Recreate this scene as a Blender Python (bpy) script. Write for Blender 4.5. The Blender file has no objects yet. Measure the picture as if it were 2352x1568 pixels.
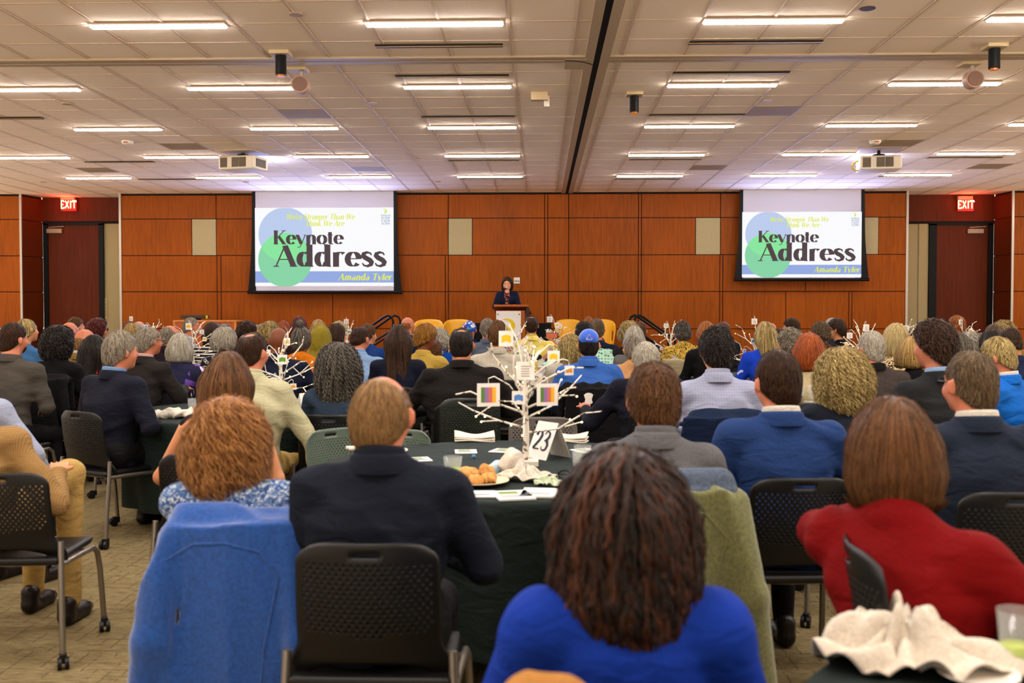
import bpy, math, random
import numpy as np
from mathutils import Matrix, Vector

# ------------------------------------------------------------------ camera
CAMZ, YAW, PITCH, FPX = 1.45, math.radians(1.6), math.radians(1.6), 2287.0
scene = bpy.context.scene
cam_d = bpy.data.cameras.new('camera'); cam = bpy.data.objects.new('camera', cam_d)
scene.collection.objects.link(cam); scene.camera = cam
cam_d.sensor_width = 36.0; cam_d.lens = 36.0 * FPX / 2352.0
cam_d.clip_start = 0.05; cam_d.clip_end = 100
cam.location = (0, 0, CAMZ)
cam.rotation_euler = (math.pi / 2 - PITCH, 0, YAW)
cam_d.dof.use_dof = True; cam_d.dof.focus_distance = 10.0; cam_d.dof.aperture_fstop = 3.2
# ------------------------------------------------------------------ world, exposure
world = bpy.data.worlds.new('world'); scene.world = world; world.use_nodes = True
wb = world.node_tree.nodes['Background']
# added ceiling fill standing in for hall bounce: world bright below the horizon, dim above
_n = world.node_tree.nodes; _l = world.node_tree.links; _tc = _n.new('ShaderNodeTexCoord'); _sx = _n.new('ShaderNodeSeparateXYZ'); _rp = _n.new('ShaderNodeValToRGB')
_l.new(_tc.outputs['Generated'], _sx.inputs[0]); _mr = _n.new('ShaderNodeMapRange'); _mr.inputs[1].default_value = -.3; _mr.inputs[2].default_value = .3; _l.new(_sx.outputs[2], _mr.inputs[0]); _l.new(_mr.outputs[0], _rp.inputs[0])
_rp.color_ramp.elements[0].position = .42; _rp.color_ramp.elements[0].color = (1.0, .84, .68, 1); _rp.color_ramp.elements[1].position = .52; _rp.color_ramp.elements[1].color = (.17, .145, .12, 1)
_l.new(_rp.outputs[0], wb.inputs[0]); wb.inputs[1].default_value = 2.7
vs = scene.view_settings
vs.view_transform = 'Standard'; vs.look = 'None'; vs.gamma = 1.0; vs.exposure = 0.68
vs.use_curve_mapping = False
cy = scene.cycles
cy.use_denoising = True
try: cy.denoiser = 'OPENIMAGEDENOISE'
except Exception: pass
cy.max_bounces = 6; cy.diffuse_bounces = 3; cy.glossy_bounces = 3; cy.transmission_bounces = 5
cy.transparent_max_bounces = 6
cy.caustics_reflective = False; cy.caustics_refractive = False
cy.sample_clamp_indirect = 6.0
cy.use_adaptive_sampling = True; cy.adaptive_threshold = 0.03
LAMP = 35.0          # strength of the ceiling light diffusers
SCREEN = 0.62        # strength of the projected picture

HC = 2.4; CEIL = CAMZ + HC; T = 0.57; WALLY = 19.8
_cy, _sy, _cp, _sp = math.cos(YAW), math.sin(YAW), math.cos(PITCH), math.sin(PITCH)
def ray(px, py):
    a = (px - 1176) / FPX; b = (784 - py) / FPX
    f = np.array([-_sy * _cp, _cy * _cp, -_sp]); r = np.array([_cy, _sy, 0]); u = np.cross(r, f)
    return f + a * r + b * u
def atY(px, py, Y):
    d = ray(px, py); t = Y / d[1]; return (d[0] * t, Y, CAMZ + d[2] * t)
def atZ(px, py, z):
    d = ray(px, py); t = (z - CAMZ) / d[2]; return (d[0] * t, d[1] * t, z)
rng = np.random.default_rng(7); random.seed(7)

# ------------------------------------------------------------------ materials
MATS = {}
def lin(c):
    return tuple(((x / 12.92) if x <= .04045 else ((x + .055) / 1.055) ** 2.4) for x in c)
def C8(r, g, b): return lin((r / 255, g / 255, b / 255)) + (1,)
class NT:
    def __init__(s, m): s.t = m.node_tree; s.N = s.t.nodes; s.L = s.t.links
    def n(s, typ, **kw):
        nd = s.N.new(typ)
        for k, v in kw.items():
            if k.startswith('i_'):
                key = k[2:]; nd.inputs[int(key) if key.isdigit() else key.replace('_', ' ')].default_value = v
            else: setattr(nd, k, v)
        return nd
    def l(s, a, b): s.L.new(a, b)
def mat(name, col, rough=.6, metal=0, spec=.3, emit=None, es=0, build=None, sheen=0, trans=0, coat=0):
    if name in MATS: return MATS[name]
    m = bpy.data.materials.new(name); m.use_nodes = True; b = m.node_tree.nodes['Principled BSDF']
    if len(col) == 3: col = tuple(col) + (1,)
    b.inputs['Base Color'].default_value = col; b.inputs['Roughness'].default_value = rough
    b.inputs['Metallic'].default_value = metal; b.inputs['Specular IOR Level'].default_value = spec
    if sheen: b.inputs['Sheen Weight'].default_value = sheen
    if trans: b.inputs['Transmission Weight'].default_value = trans
    if coat: b.inputs['Coat Weight'].default_value = coat
    if emit:
        b.inputs['Emission Color'].default_value = emit if len(emit) == 4 else tuple(emit) + (1,)
        b.inputs['Emission Strength'].default_value = es
    if build: build(NT(m), b, col)
    MATS[name] = m; return m
def bump(nt, b, h, s=.3, d=.01):
    bp = nt.n('ShaderNodeBump', i_Strength=s, i_Distance=d); nt.l(h, bp.inputs['Height']); nt.l(bp.outputs[0], b.inputs['Normal'])
def ramp(nt, fac, stops, interp='LINEAR'):
    r = nt.n('ShaderNodeValToRGB'); r.color_ramp.interpolation = interp
    e = r.color_ramp.elements
    while len(e) < len(stops): e.new(.5)
    for el, (p, c) in zip(e, stops): el.position = p; el.color = c if len(c) == 4 else tuple(c) + (1,)
    nt.l(fac, r.inputs[0]); return r.outputs[0]
def coord(nt, scale=(1, 1, 1), rot=(0, 0, 0), loc=(0, 0, 0)):
    tc = nt.n('ShaderNodeTexCoord'); mp = nt.n('ShaderNodeMapping')
    mp.inputs['Scale'].default_value = scale; mp.inputs['Rotation'].default_value = rot; mp.inputs['Location'].default_value = loc
    nt.l(tc.outputs['Object'], mp.inputs[0]); return mp.outputs[0]
def sc3(c, k): return tuple(min(1, x * k) for x in c[:3]) + (1,)

def b_wood(nt, b, col):
    v = coord(nt, (9, 9, .55)); n1 = nt.n('ShaderNodeTexNoise', i_Scale=3.0, i_Detail=6.0, i_Roughness=.65); nt.l(v, n1.inputs['Vector'])
    v2 = coord(nt, (60, 60, 1.3)); n2 = nt.n('ShaderNodeTexNoise', i_Scale=3.0, i_Detail=3.0); nt.l(v2, n2.inputs['Vector'])
    v3 = coord(nt, (1, 1, .3)); n3 = nt.n('ShaderNodeTexNoise', i_Scale=1.3, i_Detail=1.0); nt.l(v3, n3.inputs['Vector'])
    m1 = nt.n('ShaderNodeMath', operation='MULTIPLY_ADD'); nt.l(n1.outputs[0], m1.inputs[0]); m1.inputs[1].default_value = .5
    m2 = nt.n('ShaderNodeMath', operation='MULTIPLY'); nt.l(n2.outputs[0], m2.inputs[0]); m2.inputs[1].default_value = .3
    nt.l(m2.outputs[0], m1.inputs[2])
    m3 = nt.n('ShaderNodeMath', operation='MULTIPLY_ADD'); nt.l(n3.outputs[0], m3.inputs[0]); m3.inputs[1].default_value = .3; nt.l(m1.outputs[0], m3.inputs[2])
    c = ramp(nt, m3.outputs[0], [(.36, sc3(col, .62)), (.55, col), (.72, sc3(col, 1.3))]); nt.l(c, b.inputs['Base Color'])
def b_ceil(nt, b, col):
    v = coord(nt); n = nt.n('ShaderNodeTexNoise', i_Scale=120.0, i_Detail=2.0); nt.l(v, n.inputs['Vector'])
    nt.l(ramp(nt, n.outputs[0], [(.3, sc3(col, .93)), (.7, sc3(col, 1.05))]), b.inputs['Base Color']); bump(nt, b, n.outputs[0], .15, .003)
def b_carpet(nt, b, col):
    # fine sideways ribs, broken darker dashes running both ways
    v = coord(nt, (7, 95, 1)); n = nt.n('ShaderNodeTexNoise', i_Scale=1.8, i_Detail=5.0, i_Roughness=.75); nt.l(v, n.inputs['Vector'])
    base = ramp(nt, n.outputs[0], [(.36, sc3(col, .30)), (.46, sc3(col, .75)), (.55, sc3(col, 1.05)), (.68, sc3(col, 1.5))])
    sx = nt.n('ShaderNodeSeparateXYZ'); nt.l(coord(nt), sx.inputs[0]); fac = None
    for ax, per, wd, sc, th in ((0, .062, .11, (15, 5, 1), .52), (1, .075, .10, (5, 15, 1), .53)):
        jn = nt.n('ShaderNodeTexNoise', i_Scale=1.0, i_Detail=0.0); nt.l(coord(nt, (25, 1.2, 1) if ax else (1.2, 25, 1)), jn.inputs['Vector'])
        ad = nt.n('ShaderNodeMath', operation='MULTIPLY_ADD'); nt.l(jn.outputs[0], ad.inputs[0]); ad.inputs[1].default_value = .012; nt.l(sx.outputs[ax], ad.inputs[2])
        m = nt.n('ShaderNodeMath', operation='MULTIPLY'); nt.l(ad.outputs[0], m.inputs[0]); m.inputs[1].default_value = 1 / per
        f = nt.n('ShaderNodeMath', operation='FRACT'); nt.l(m.outputs[0], f.inputs[0])
        g = nt.n('ShaderNodeMath', operation='LESS_THAN'); nt.l(f.outputs[0], g.inputs[0]); g.inputs[1].default_value = wd
        nn = nt.n('ShaderNodeTexNoise', i_Scale=1.0, i_Detail=2.0); nt.l(coord(nt, sc), nn.inputs['Vector'])
        q = nt.n('ShaderNodeMath', operation='GREATER_THAN'); nt.l(nn.outputs[0], q.inputs[0]); q.inputs[1].default_value = th
        r = nt.n('ShaderNodeMath', operation='MULTIPLY'); nt.l(g.outputs[0], r.inputs[0]); nt.l(q.outputs[0], r.inputs[1])
        if fac is None: fac = r
        else:
            mm = nt.n('ShaderNodeMath', operation='MAXIMUM'); nt.l(fac.outputs[0], mm.inputs[0]); nt.l(r.outputs[0], mm.inputs[1]); fac = mm
    m5 = nt.n('ShaderNodeMath', operation='MULTIPLY'); nt.l(fac.outputs[0], m5.inputs[0]); m5.inputs[1].default_value = .6
    mc = nt.n('ShaderNodeMix', data_type='RGBA'); nt.l(m5.outputs[0], mc.inputs[0]); nt.l(base, mc.inputs[6]); mc.inputs[7].default_value = C8(62, 46, 38)
    nt.l(mc.outputs[2], b.inputs['Base Color']); bump(nt, b, n.outputs[0], .5, .004)

def b_fabric(nt, b, col):
    n = nt.n('ShaderNodeTexNoise', i_Scale=260.0, i_Detail=1.0); nt.l(coord(nt), n.inputs['Vector'])
    nt.l(ramp(nt, n.outputs[0], [(.3, sc3(col, .8)), (.7, sc3(col, 1.18))]), b.inputs['Base Color'])
    w = nt.n('ShaderNodeTexNoise', i_Scale=9.0, i_Detail=3.0, i_Distortion=.8); nt.l(coord(nt, (1, 1, 2.0)), w.inputs['Vector']); bump(nt, b, w.outputs[0], .55, .02)
def b_fleece(nt, b, col):
    n = nt.n('ShaderNodeTexNoise', i_Scale=90.0, i_Detail=4.0); nt.l(coord(nt), n.inputs['Vector'])
    nt.l(ramp(nt, n.outputs[0], [(.3, sc3(col, .72)), (.7, sc3(col, 1.25))]), b.inputs['Base Color']); bump(nt, b, n.outputs[0], .4, .004)
def grid_lines(nt, per, wd, vec=None, axes=(0, 2)):
    sx = nt.n('ShaderNodeSeparateXYZ'); nt.l(vec or coord(nt), sx.inputs[0]); out = []
    for ax in axes:
        m = nt.n('ShaderNodeMath', operation='MULTIPLY'); nt.l(sx.outputs[ax], m.inputs[0]); m.inputs[1].default_value = 1 / per
        f = nt.n('ShaderNodeMath', operation='FRACT'); nt.l(m.outputs[0], f.inputs[0])
        g = nt.n('ShaderNodeMath', operation='LESS_THAN'); nt.l(f.outputs[0], g.inputs[0]); g.inputs[1].default_value = wd; out.append(g.outputs[0])
    return out
def b_plaid(c2, per=.02, wd=.16):
    def f(nt, b, col):
        g = grid_lines(nt, per, wd); a = nt.n('ShaderNodeMath', operation='ADD'); nt.l(g[0], a.inputs[0]); nt.l(g[1], a.inputs[1])
        m = nt.n('ShaderNodeMath', operation='MULTIPLY'); nt.l(a.outputs[0], m.inputs[0]); m.inputs[1].default_value = .5
        mc = nt.n('ShaderNodeMix', data_type='RGBA'); nt.l(m.outputs[0], mc.inputs[0]); mc.inputs[6].default_value = col; mc.inputs[7].default_value = c2
        nt.l(mc.outputs[2], b.inputs['Base Color'])
        w = nt.n('ShaderNodeTexNoise', i_Scale=8.0, i_Detail=3.0, i_Distortion=.8); nt.l(coord(nt, (1, 1, 2.0)), w.inputs['Vector']); bump(nt, b, w.outputs[0], .5, .02)
    return f
def b_stripe(c2, per=.045, wd=.45):
    def f(nt, b, col):
        g = grid_lines(nt, per, wd, axes=(2,)); mc = nt.n('ShaderNodeMix', data_type='RGBA'); nt.l(g[0], mc.inputs[0]); mc.inputs[6].default_value = col; mc.inputs[7].default_value = c2
        nt.l(mc.outputs[2], b.inputs['Base Color'])
    return f
def b_spots(stops, scale=30, rnd=1.0, dist=False):
    def f(nt, b, col):
        v = nt.n('ShaderNodeTexVoronoi', i_Scale=float(scale)); v.inputs['Randomness'].default_value = rnd
        n = nt.n('ShaderNodeTexNoise', i_Scale=scale * .8, i_Detail=2.0); c = coord(nt); nt.l(c, n.inputs['Vector'])
        mx = nt.n('ShaderNodeMix', data_type='RGBA', i_Factor=.03); nt.l(c, mx.inputs[6]); nt.l(n.outputs['Color'], mx.inputs[7]); nt.l(mx.outputs[2], v.inputs['Vector'])
        if dist: nt.l(ramp(nt, v.outputs['Distance'], stops, 'CONSTANT'), b.inputs['Base Color'])
        else:
            s = nt.n('ShaderNodeSeparateColor'); nt.l(v.outputs['Color'], s.inputs[0]); nt.l(ramp(nt, s.outputs[0], stops, 'CONSTANT'), b.inputs['Base Color'])
    return f
def cloth(name, col, rough=.85, sheen=0, build=b_fabric, spec=.12): return mat('cloth_' + name, col, rough, spec=spec, build=build)
def b_skin(nt, b, col):
    n = nt.n('ShaderNodeTexNoise', i_Scale=14.0, i_Detail=3.0); nt.l(coord(nt), n.inputs['Vector'])
    nt.l(ramp(nt, n.outputs[0], [(.3, sc3((col[0] * 1.0, col[1] * .82, col[2] * .76), .95)), (.7, sc3(col, 1.08))]), b.inputs['Base Color'])
    b.inputs['Subsurface Weight'].default_value = 0.0
SK = {'fair': C8(200, 140, 98), 'pink': C8(196, 124, 92), 'tan': C8(168, 106, 66), 'brown': C8(112, 60, 30), 'dark': C8(70, 36, 20)}
def skin(k): return mat('skin_' + k, SK[k], .5, spec=.35, build=b_skin)
def hairmat(a, bb, rough=.42):
    nm = 'hair_%d_%d' % (hash(a) % 99999, hash(bb) % 99999)
    nm = 'hair_' + '_'.join(str(int(x * 255)) for x in lin_inv(a) + lin_inv(bb))
    def f(nt, b, col):
        at = nt.n('ShaderNodeAttribute', attribute_name='tint')
        nt.l(ramp(nt, at.outputs['Fac'], [(0, a), (1, bb)]), b.inputs['Base Color'])
    return mat(nm, a, .48, spec=.24, build=f)
def lin_inv(c): return [x ** .4545 for x in c[:3]]

# ------------------------------------------------------------------ objects
COL = scene.collection
def tag(o, label=None, cat=None, group=None, kind=None):
    if label: o['label'] = label
    if cat: o['category'] = cat
    if group: o['group'] = group
    if kind: o['kind'] = kind
    return o
def empty(name, loc=(0, 0, 0), rz=0, label=None, cat=None, group=None):
    o = bpy.data.objects.new(name, None); COL.objects.link(o); o.empty_display_size = .1
    o.location = loc; o.rotation_euler = (0, 0, rz); return tag(o, label, cat, group)
def link(name, me, mats=(), parent=None, loc=(0, 0, 0), rz=0):
    o = bpy.data.objects.new(name, me); COL.objects.link(o)
    for m in (mats if isinstance(mats, (list, tuple)) else [mats]):
        if m is not None and len(me.materials) < len(mats if isinstance(mats, (list, tuple)) else [mats]): me.materials.append(m)
    if parent is not None: o.parent = parent
    o.location = loc; o.rotation_euler = (0, 0, rz); return o
def copy_tree(o, parent=None):
    c = o.copy(); COL.objects.link(c)
    if parent is not None: c.parent = parent
    for ch in o.children: copy_tree(ch, c)
    return c
def np_mesh(name, V, F, smooth=True, tint=None):
    """F: (n,3) or (n,4) int array"""
    me = bpy.data.meshes.new(name); V = np.asarray(V, np.float32); F = np.asarray(F, np.int32)
    k = F.shape[1]; me.vertices.add(len(V)); me.vertices.foreach_set('co', V.ravel())
    me.loops.add(F.size); me.loops.foreach_set('vertex_index', F.ravel())
    me.polygons.add(len(F)); me.polygons.foreach_set('loop_start', np.arange(0, F.size, k, dtype=np.int32))
    try: me.polygons.foreach_set('loop_total', np.full(len(F), k, np.int32))
    except Exception: pass
    me.update(calc_edges=True)
    me.polygons.foreach_set('use_smooth', np.full(len(F), smooth, bool))
    if tint is not None:
        a = me.attributes.new('tint', 'FLOAT', 'POINT'); a.data.foreach_set('value', np.asarray(tint, np.float32))
    return me

class MB:
    """collects shapes for ONE mesh object; .build links it"""
    def __init__(s): s.v = []; s.f = []; s.m = []; s.sm = []
    def add(s, V, F, mi=0, smooth=False, M=None):
        o = len(s.v)
        if M is not None: V = [tuple(M @ Vector(p)) for p in V]
        s.v += [tuple(map(float, p)) for p in V]; s.f += [tuple(int(i) + o for i in f) for f in F]; s.m += [mi] * len(F); s.sm += [smooth] * len(F); return s
    def box(s, a, b, mi=0, M=None):
        x0, y0, z0 = a; x1, y1, z1 = b
        V = [(x0, y0, z0), (x1, y0, z0), (x1, y1, z0), (x0, y1, z0), (x0, y0, z1), (x1, y0, z1), (x1, y1, z1), (x0, y1, z1)]
        return s.add(V, [(0, 3, 2, 1), (4, 5, 6, 7), (0, 1, 5, 4), (1, 2, 6, 5), (2, 3, 7, 6), (3, 0, 4, 7)], mi, M=M)
    def cyl(s, c, r, h, n=20, mi=0, r2=None, axis='z', M=None, cap=True):
        r2 = r if r2 is None else r2; V = []
        for k, (rr, z) in enumerate(((r, 0), (r2, h))):
            for i in range(n):
                a = 2 * math.pi * i / n; p = (rr * math.cos(a), rr * math.sin(a), z)
                if axis == 'y': p = (p[0], p[2], p[1])
                if axis == 'x': p = (p[2], p[0], p[1])
                V.append((p[0] + c[0], p[1] + c[1], p[2] + c[2]))
        F = [(i, (i + 1) % n, n + (i + 1) % n, n + i) for i in range(n)]
        s.add(V, F, mi, True, M)
        if cap: s.add(V, [tuple(range(n - 1, -1, -1)), tuple(range(n, 2 * n))], mi, False, M)
        return s
    def lathe(s, prof, n=24, c=(0, 0, 0), mi=0, M=None):
        V = []; m = len(prof)
        for i in range(n):
            a = 2 * math.pi * i / n
            for r, z in prof: V.append((c[0] + r * math.cos(a), c[1] + r * math.sin(a), c[2] + z))
        F = []
        for i in range(n):
            j = (i + 1) % n
            for k in range(m - 1): F.append((i * m + k, j * m + k, j * m + k + 1, i * m + k + 1))
        return s.add(V, F, mi, True, M)
    def tube(s, pts, r, n=8, mi=0, M=None, r2=None):
        P = [Vector(p) for p in pts]; m = len(P); V = []; up = None
        for i, p in enumerate(P):
            d = (P[min(i + 1, m - 1)] - P[max(i - 1, 0)]).normalized()
            if up is None: up = Vector((0, 0, 1)) if abs(d.z) < .9 else Vector((1, 0, 0))
            u = (up - d * up.dot(d)).normalized(); w = d.cross(u); up = u
            rr = r if r2 is None else r + (r2 - r) * i / (m - 1)
            if isinstance(r, (list, tuple)): rr = r[i]
            for k in range(n):
                a = 2 * math.pi * k / n; V.append(tuple(p + (u * math.cos(a) + w * math.sin(a)) * rr))
        F = [(i * n + k, i * n + (k + 1) % n, (i + 1) * n + (k + 1) % n, (i + 1) * n + k) for i in range(m - 1) for k in range(n)]
        s.add(V, F, mi, True, M); s.add(V, [tuple(range(n - 1, -1, -1)), tuple((m - 1) * n + k for k in range(n))], mi, False, M); return s
    def ball(s, c, r, n=12, mi=0, M=None):
        if not isinstance(r, (list, tuple)): r = (r, r, r)
        h = n // 2; V = []; F = []
        for i in range(h + 1):
            t = math.pi * i / h
            for k in range(n):
                a = 2 * math.pi * k / n; V.append((c[0] + r[0] * math.sin(t) * math.cos(a), c[1] + r[1] * math.sin(t) * math.sin(a), c[2] - r[2] * math.cos(t)))
        for i in range(h):
            for k in range(n): F.append((i * n + k, i * n + (k + 1) % n, (i + 1) * n + (k + 1) % n, (i + 1) * n + k))
        return s.add(V, F, mi, True, M)
    def mesh(s, name):
        me = bpy.data.meshes.new(name); me.from_pydata(s.v, [], s.f)
        me.polygons.foreach_set('material_index', s.m); me.polygons.foreach_set('use_smooth', s.sm); me.update(); return me
    def build(s, name, mats, parent=None, loc=(0, 0, 0), rz=0, bevel=0):
        o = link(name, s.mesh(name), mats, parent, loc, rz)
        if bevel:
            md = o.modifiers.new('bevel', 'BEVEL'); md.width = bevel; md.segments = 2; md.limit_method = 'ANGLE'; md.angle_limit = .6
        return o
# ------------------------------------------------------------------ distance-field sculpting
def smin(a, b, k):
    if k <= 0: return np.minimum(a, b)
    h = np.maximum(k - np.abs(a - b), 0) / k
    return np.minimum(a, b) - h * h * k * .25
class S:
    """a sculpted solid: round cones, ellipsoids and boxes blended smoothly"""
    def __init__(s): s.p = []; s.disp = None; s.planes = []
    def cap(s, a, b, r1, r2=None, k=.03, op='+'):
        r2 = r1 if r2 is None else r2; a = np.array(a, np.float32); b = np.array(b, np.float32); r = max(r1, r2)
        lo = np.minimum(a, b) - r; hi = np.maximum(a, b) + r; ab = b - a; L = max(float(ab @ ab), 1e-9)
        def f(P):
            pa = P - a; t = np.clip((pa @ ab) / L, 0, 1)
            return np.sqrt(((pa - t[..., None] * ab) ** 2).sum(-1)) - (r1 + (r2 - r1) * t)
        s.p.append((f, lo, hi, k, op)); return s
    def ell(s, c, r, R=None, k=.03, op='+'):
        c = np.array(c, np.float32); r = np.array(r, np.float32); m = float(r.max()); R = None if R is None else np.array(R, np.float32)
        def f(P):
            q = P - c
            if R is not None: q = q @ R        # R columns = local axes
            k0 = np.sqrt(((q / r) ** 2).sum(-1)); k1 = np.sqrt(((q / (r * r)) ** 2).sum(-1)) + 1e-9
            return k0 * (k0 - 1) / k1
        ext = r if R is None else np.abs(R) @ r
        s.p.append((f, c - ext, c + ext, k, op)); return s
    def box(s, c, h, r=.01, R=None, k=.03, op='+'):
        c = np.array(c, np.float32); h = np.array(h, np.float32) - r; R = None if R is None else np.array(R, np.float32)
        def f(P):
            q = P - c
            if R is not None: q = q @ R
            q = np.abs(q) - h
            return np.sqrt((np.maximum(q, 0) ** 2).sum(-1)) + np.minimum(q.max(-1), 0) - r
        ext = (h + r) if R is None else np.abs(R) @ (h + r)
        s.p.append((f, c - ext, c + ext, k, op)); return s
    def loft(s, prof, k=.04, e=2.3):
        """upright trunk: prof rows are (z, cx, cy, half width, half depth)"""
        a = np.array(prof, np.float32); lo = np.array(((a[:, 1] - a[:, 3]).min(), (a[:, 2] - a[:, 4]).min(), a[0, 0]), np.float32)
        hi = np.array(((a[:, 1] + a[:, 3]).max(), (a[:, 2] + a[:, 4]).max(), a[-1, 0]), np.float32)
        def f(P):
            z = P[..., 2]; cx, cy, w, d = (np.interp(z, a[:, 0], a[:, i]).astype(np.float32) for i in (1, 2, 3, 4))
            q = (np.abs((P[..., 0] - cx) / w) ** e + np.abs((P[..., 1] - cy) / d) ** e) ** (1 / e)
            r = (q - 1) * np.minimum(w, d); zz = np.maximum(a[0, 0] - z, z - a[-1, 0])
            return np.where(zz > 0, np.sqrt(np.maximum(r, 0) ** 2 + zz * zz), np.maximum(r, zz))
        s.p.append((f, lo, hi, k, '+')); return s
    def plane(s, n, o):          # keeps the side where (p-o).n < 0
        n = np.array(n, np.float32); n /= np.linalg.norm(n); o = np.array(o, np.float32); s.planes.append((n, o)); return s
    def ev(s, P):
        d = np.full(P.shape[:-1], .5, np.float32)
        for f, lo, hi, k, op in s.p:
            v = f(P)
            d = smin(d, v, k) if op == '+' else -smin(-d, v, k)
        for n, o in s.planes: d = np.maximum(d, (P - o) @ n)
        if s.disp: d = d - s.disp(P)
        return d
    def mesh_data(s, h, pad=.012):
        los = np.min([p[1] for p in s.p if p[4] == '+'], 0) - pad - 3 * h; his = np.max([p[2] for p in s.p if p[4] == '+'], 0) + pad + 3 * h
        n = np.maximum(((his - los) / h).astype(int) + 2, 4)
        xs = [los[i] + h * np.arange(n[i], dtype=np.float32) for i in range(3)]
        D = np.full(tuple(n), .5, np.float32)
        def sub(lo, hi):
            i0 = np.clip(((lo - los) / h).astype(int), 0, n - 1); i1 = np.clip(((hi - los) / h).astype(int) + 2, 1, n)
            sl = tuple(slice(i0[i], i1[i]) for i in range(3))
            G = np.stack(np.meshgrid(*[xs[i][sl[i]] for i in range(3)], indexing='ij'), -1)
            return sl, G
        for f, lo, hi, k, op in s.p:
            m = k + 3 * h + pad; sl, G = sub(lo - m, hi + m); v = f(G)
            if op == '+': D[sl] = smin(D[sl], v, k)
            else: D[sl] = -smin(-D[sl], v, k)
        if s.planes or s.disp:
            sl, G = sub(los, his)
            for nn, o in s.planes: D[sl] = np.maximum(D[sl], (G - o) @ nn)
            if s.disp:
                near = np.abs(D) < .03; Dn = D[near]; D[near] = Dn - s.disp(G[near]).astype(np.float32)
        return nets(D, los, h)
def nets(D, org, h):
    ins = D < 0; nx, ny, nz = D.shape
    c = np.zeros((nx - 1, ny - 1, nz - 1), np.int8)
    for dx in (0, 1):
        for dy in (0, 1):
            for dz in (0, 1): c += ins[dx:nx - 1 + dx, dy:ny - 1 + dy, dz:nz - 1 + dz]
    act = (c > 0) & (c < 8); I = np.argwhere(act)
    if len(I) == 0: return np.zeros((0, 3), np.float32), np.zeros((0, 4), np.int32)
    idx = np.full(act.shape, -1, np.int32); idx[act] = np.arange(len(I))
    acc = np.zeros((len(I), 3), np.float32); cnt = np.zeros(len(I), np.float32)
    cor = [(a, b, d) for a in (0, 1) for b in (0, 1) for d in (0, 1)]
    vals = {q: D[I[:, 0] + q[0], I[:, 1] + q[1], I[:, 2] + q[2]] for q in cor}
    for q in cor:
        for ax in range(3):
            if q[ax] == 0:
                q2 = list(q); q2[ax] = 1; a = vals[q]; b = vals[tuple(q2)]
                m = (a < 0) != (b < 0); t = a[m] / (a[m] - b[m])
                pt = np.tile(np.array(q, np.float32), (int(m.sum()), 1)); pt[:, ax] = t; acc[m] += pt; cnt[m] += 1
    V = org + (I + acc / cnt[:, None]) * h
    Fs = []
    for ax in range(3):
        o1, o2 = [a for a in range(3) if a != ax]
        sa = [slice(None)] * 3; sb = [slice(None)] * 3; sa[ax] = slice(0, -1); sb[ax] = slice(1, None)
        A = ins[tuple(sa)]; B = ins[tuple(sb)]; E = np.argwhere(A != B)
        ok = (E[:, o1] > 0) & (E[:, o2] > 0) & (E[:, o1] < D.shape[o1] - 1) & (E[:, o2] < D.shape[o2] - 1); E = E[ok]
        s_in = A[E[:, 0], E[:, 1], E[:, 2]]
        def cell(d1, d2):
            e = E.copy(); e[:, o1] -= d1; e[:, o2] -= d2; return idx[e[:, 0], e[:, 1], e[:, 2]]
        q = np.stack([cell(1, 1), cell(0, 1), cell(0, 0), cell(1, 0)], 1)
        flip = s_in if ax != 1 else ~s_in
        q[~flip] = q[~flip][:, ::-1]; Fs.append(q)
    return V.astype(np.float32), np.concatenate(Fs)
def wavy(seed, fr=18., amp=.004, stretch=(1, 1, 1)):
    r = np.random.default_rng(seed); K = r.normal(0, 1, (6, 3)) * fr * np.array(stretch); ph = r.uniform(0, 6.28, 6); K = K.astype(np.float32)
    def f(P):
        s = 0; w = np.sin(P @ (K[0] * .5) + 1.3) * 1.2
        for i in range(6): s = s + np.sin(P @ K[i] + ph[i] + w)
        s = s / 3.0
        return amp * (1 - 2.0 * np.abs(np.clip(s, -1, 1)))
    return f
def rotz(a): c, s = math.cos(a), math.sin(a); return np.array([[c, -s, 0], [s, c, 0], [0, 0, 1]])
def rotx(a): c, s = math.cos(a), math.sin(a); return np.array([[1, 0, 0], [0, c, -s], [0, s, c]])
def roty(a): c, s = math.cos(a), math.sin(a); return np.array([[c, 0, s], [0, 1, 0], [-s, 0, c]])

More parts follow.
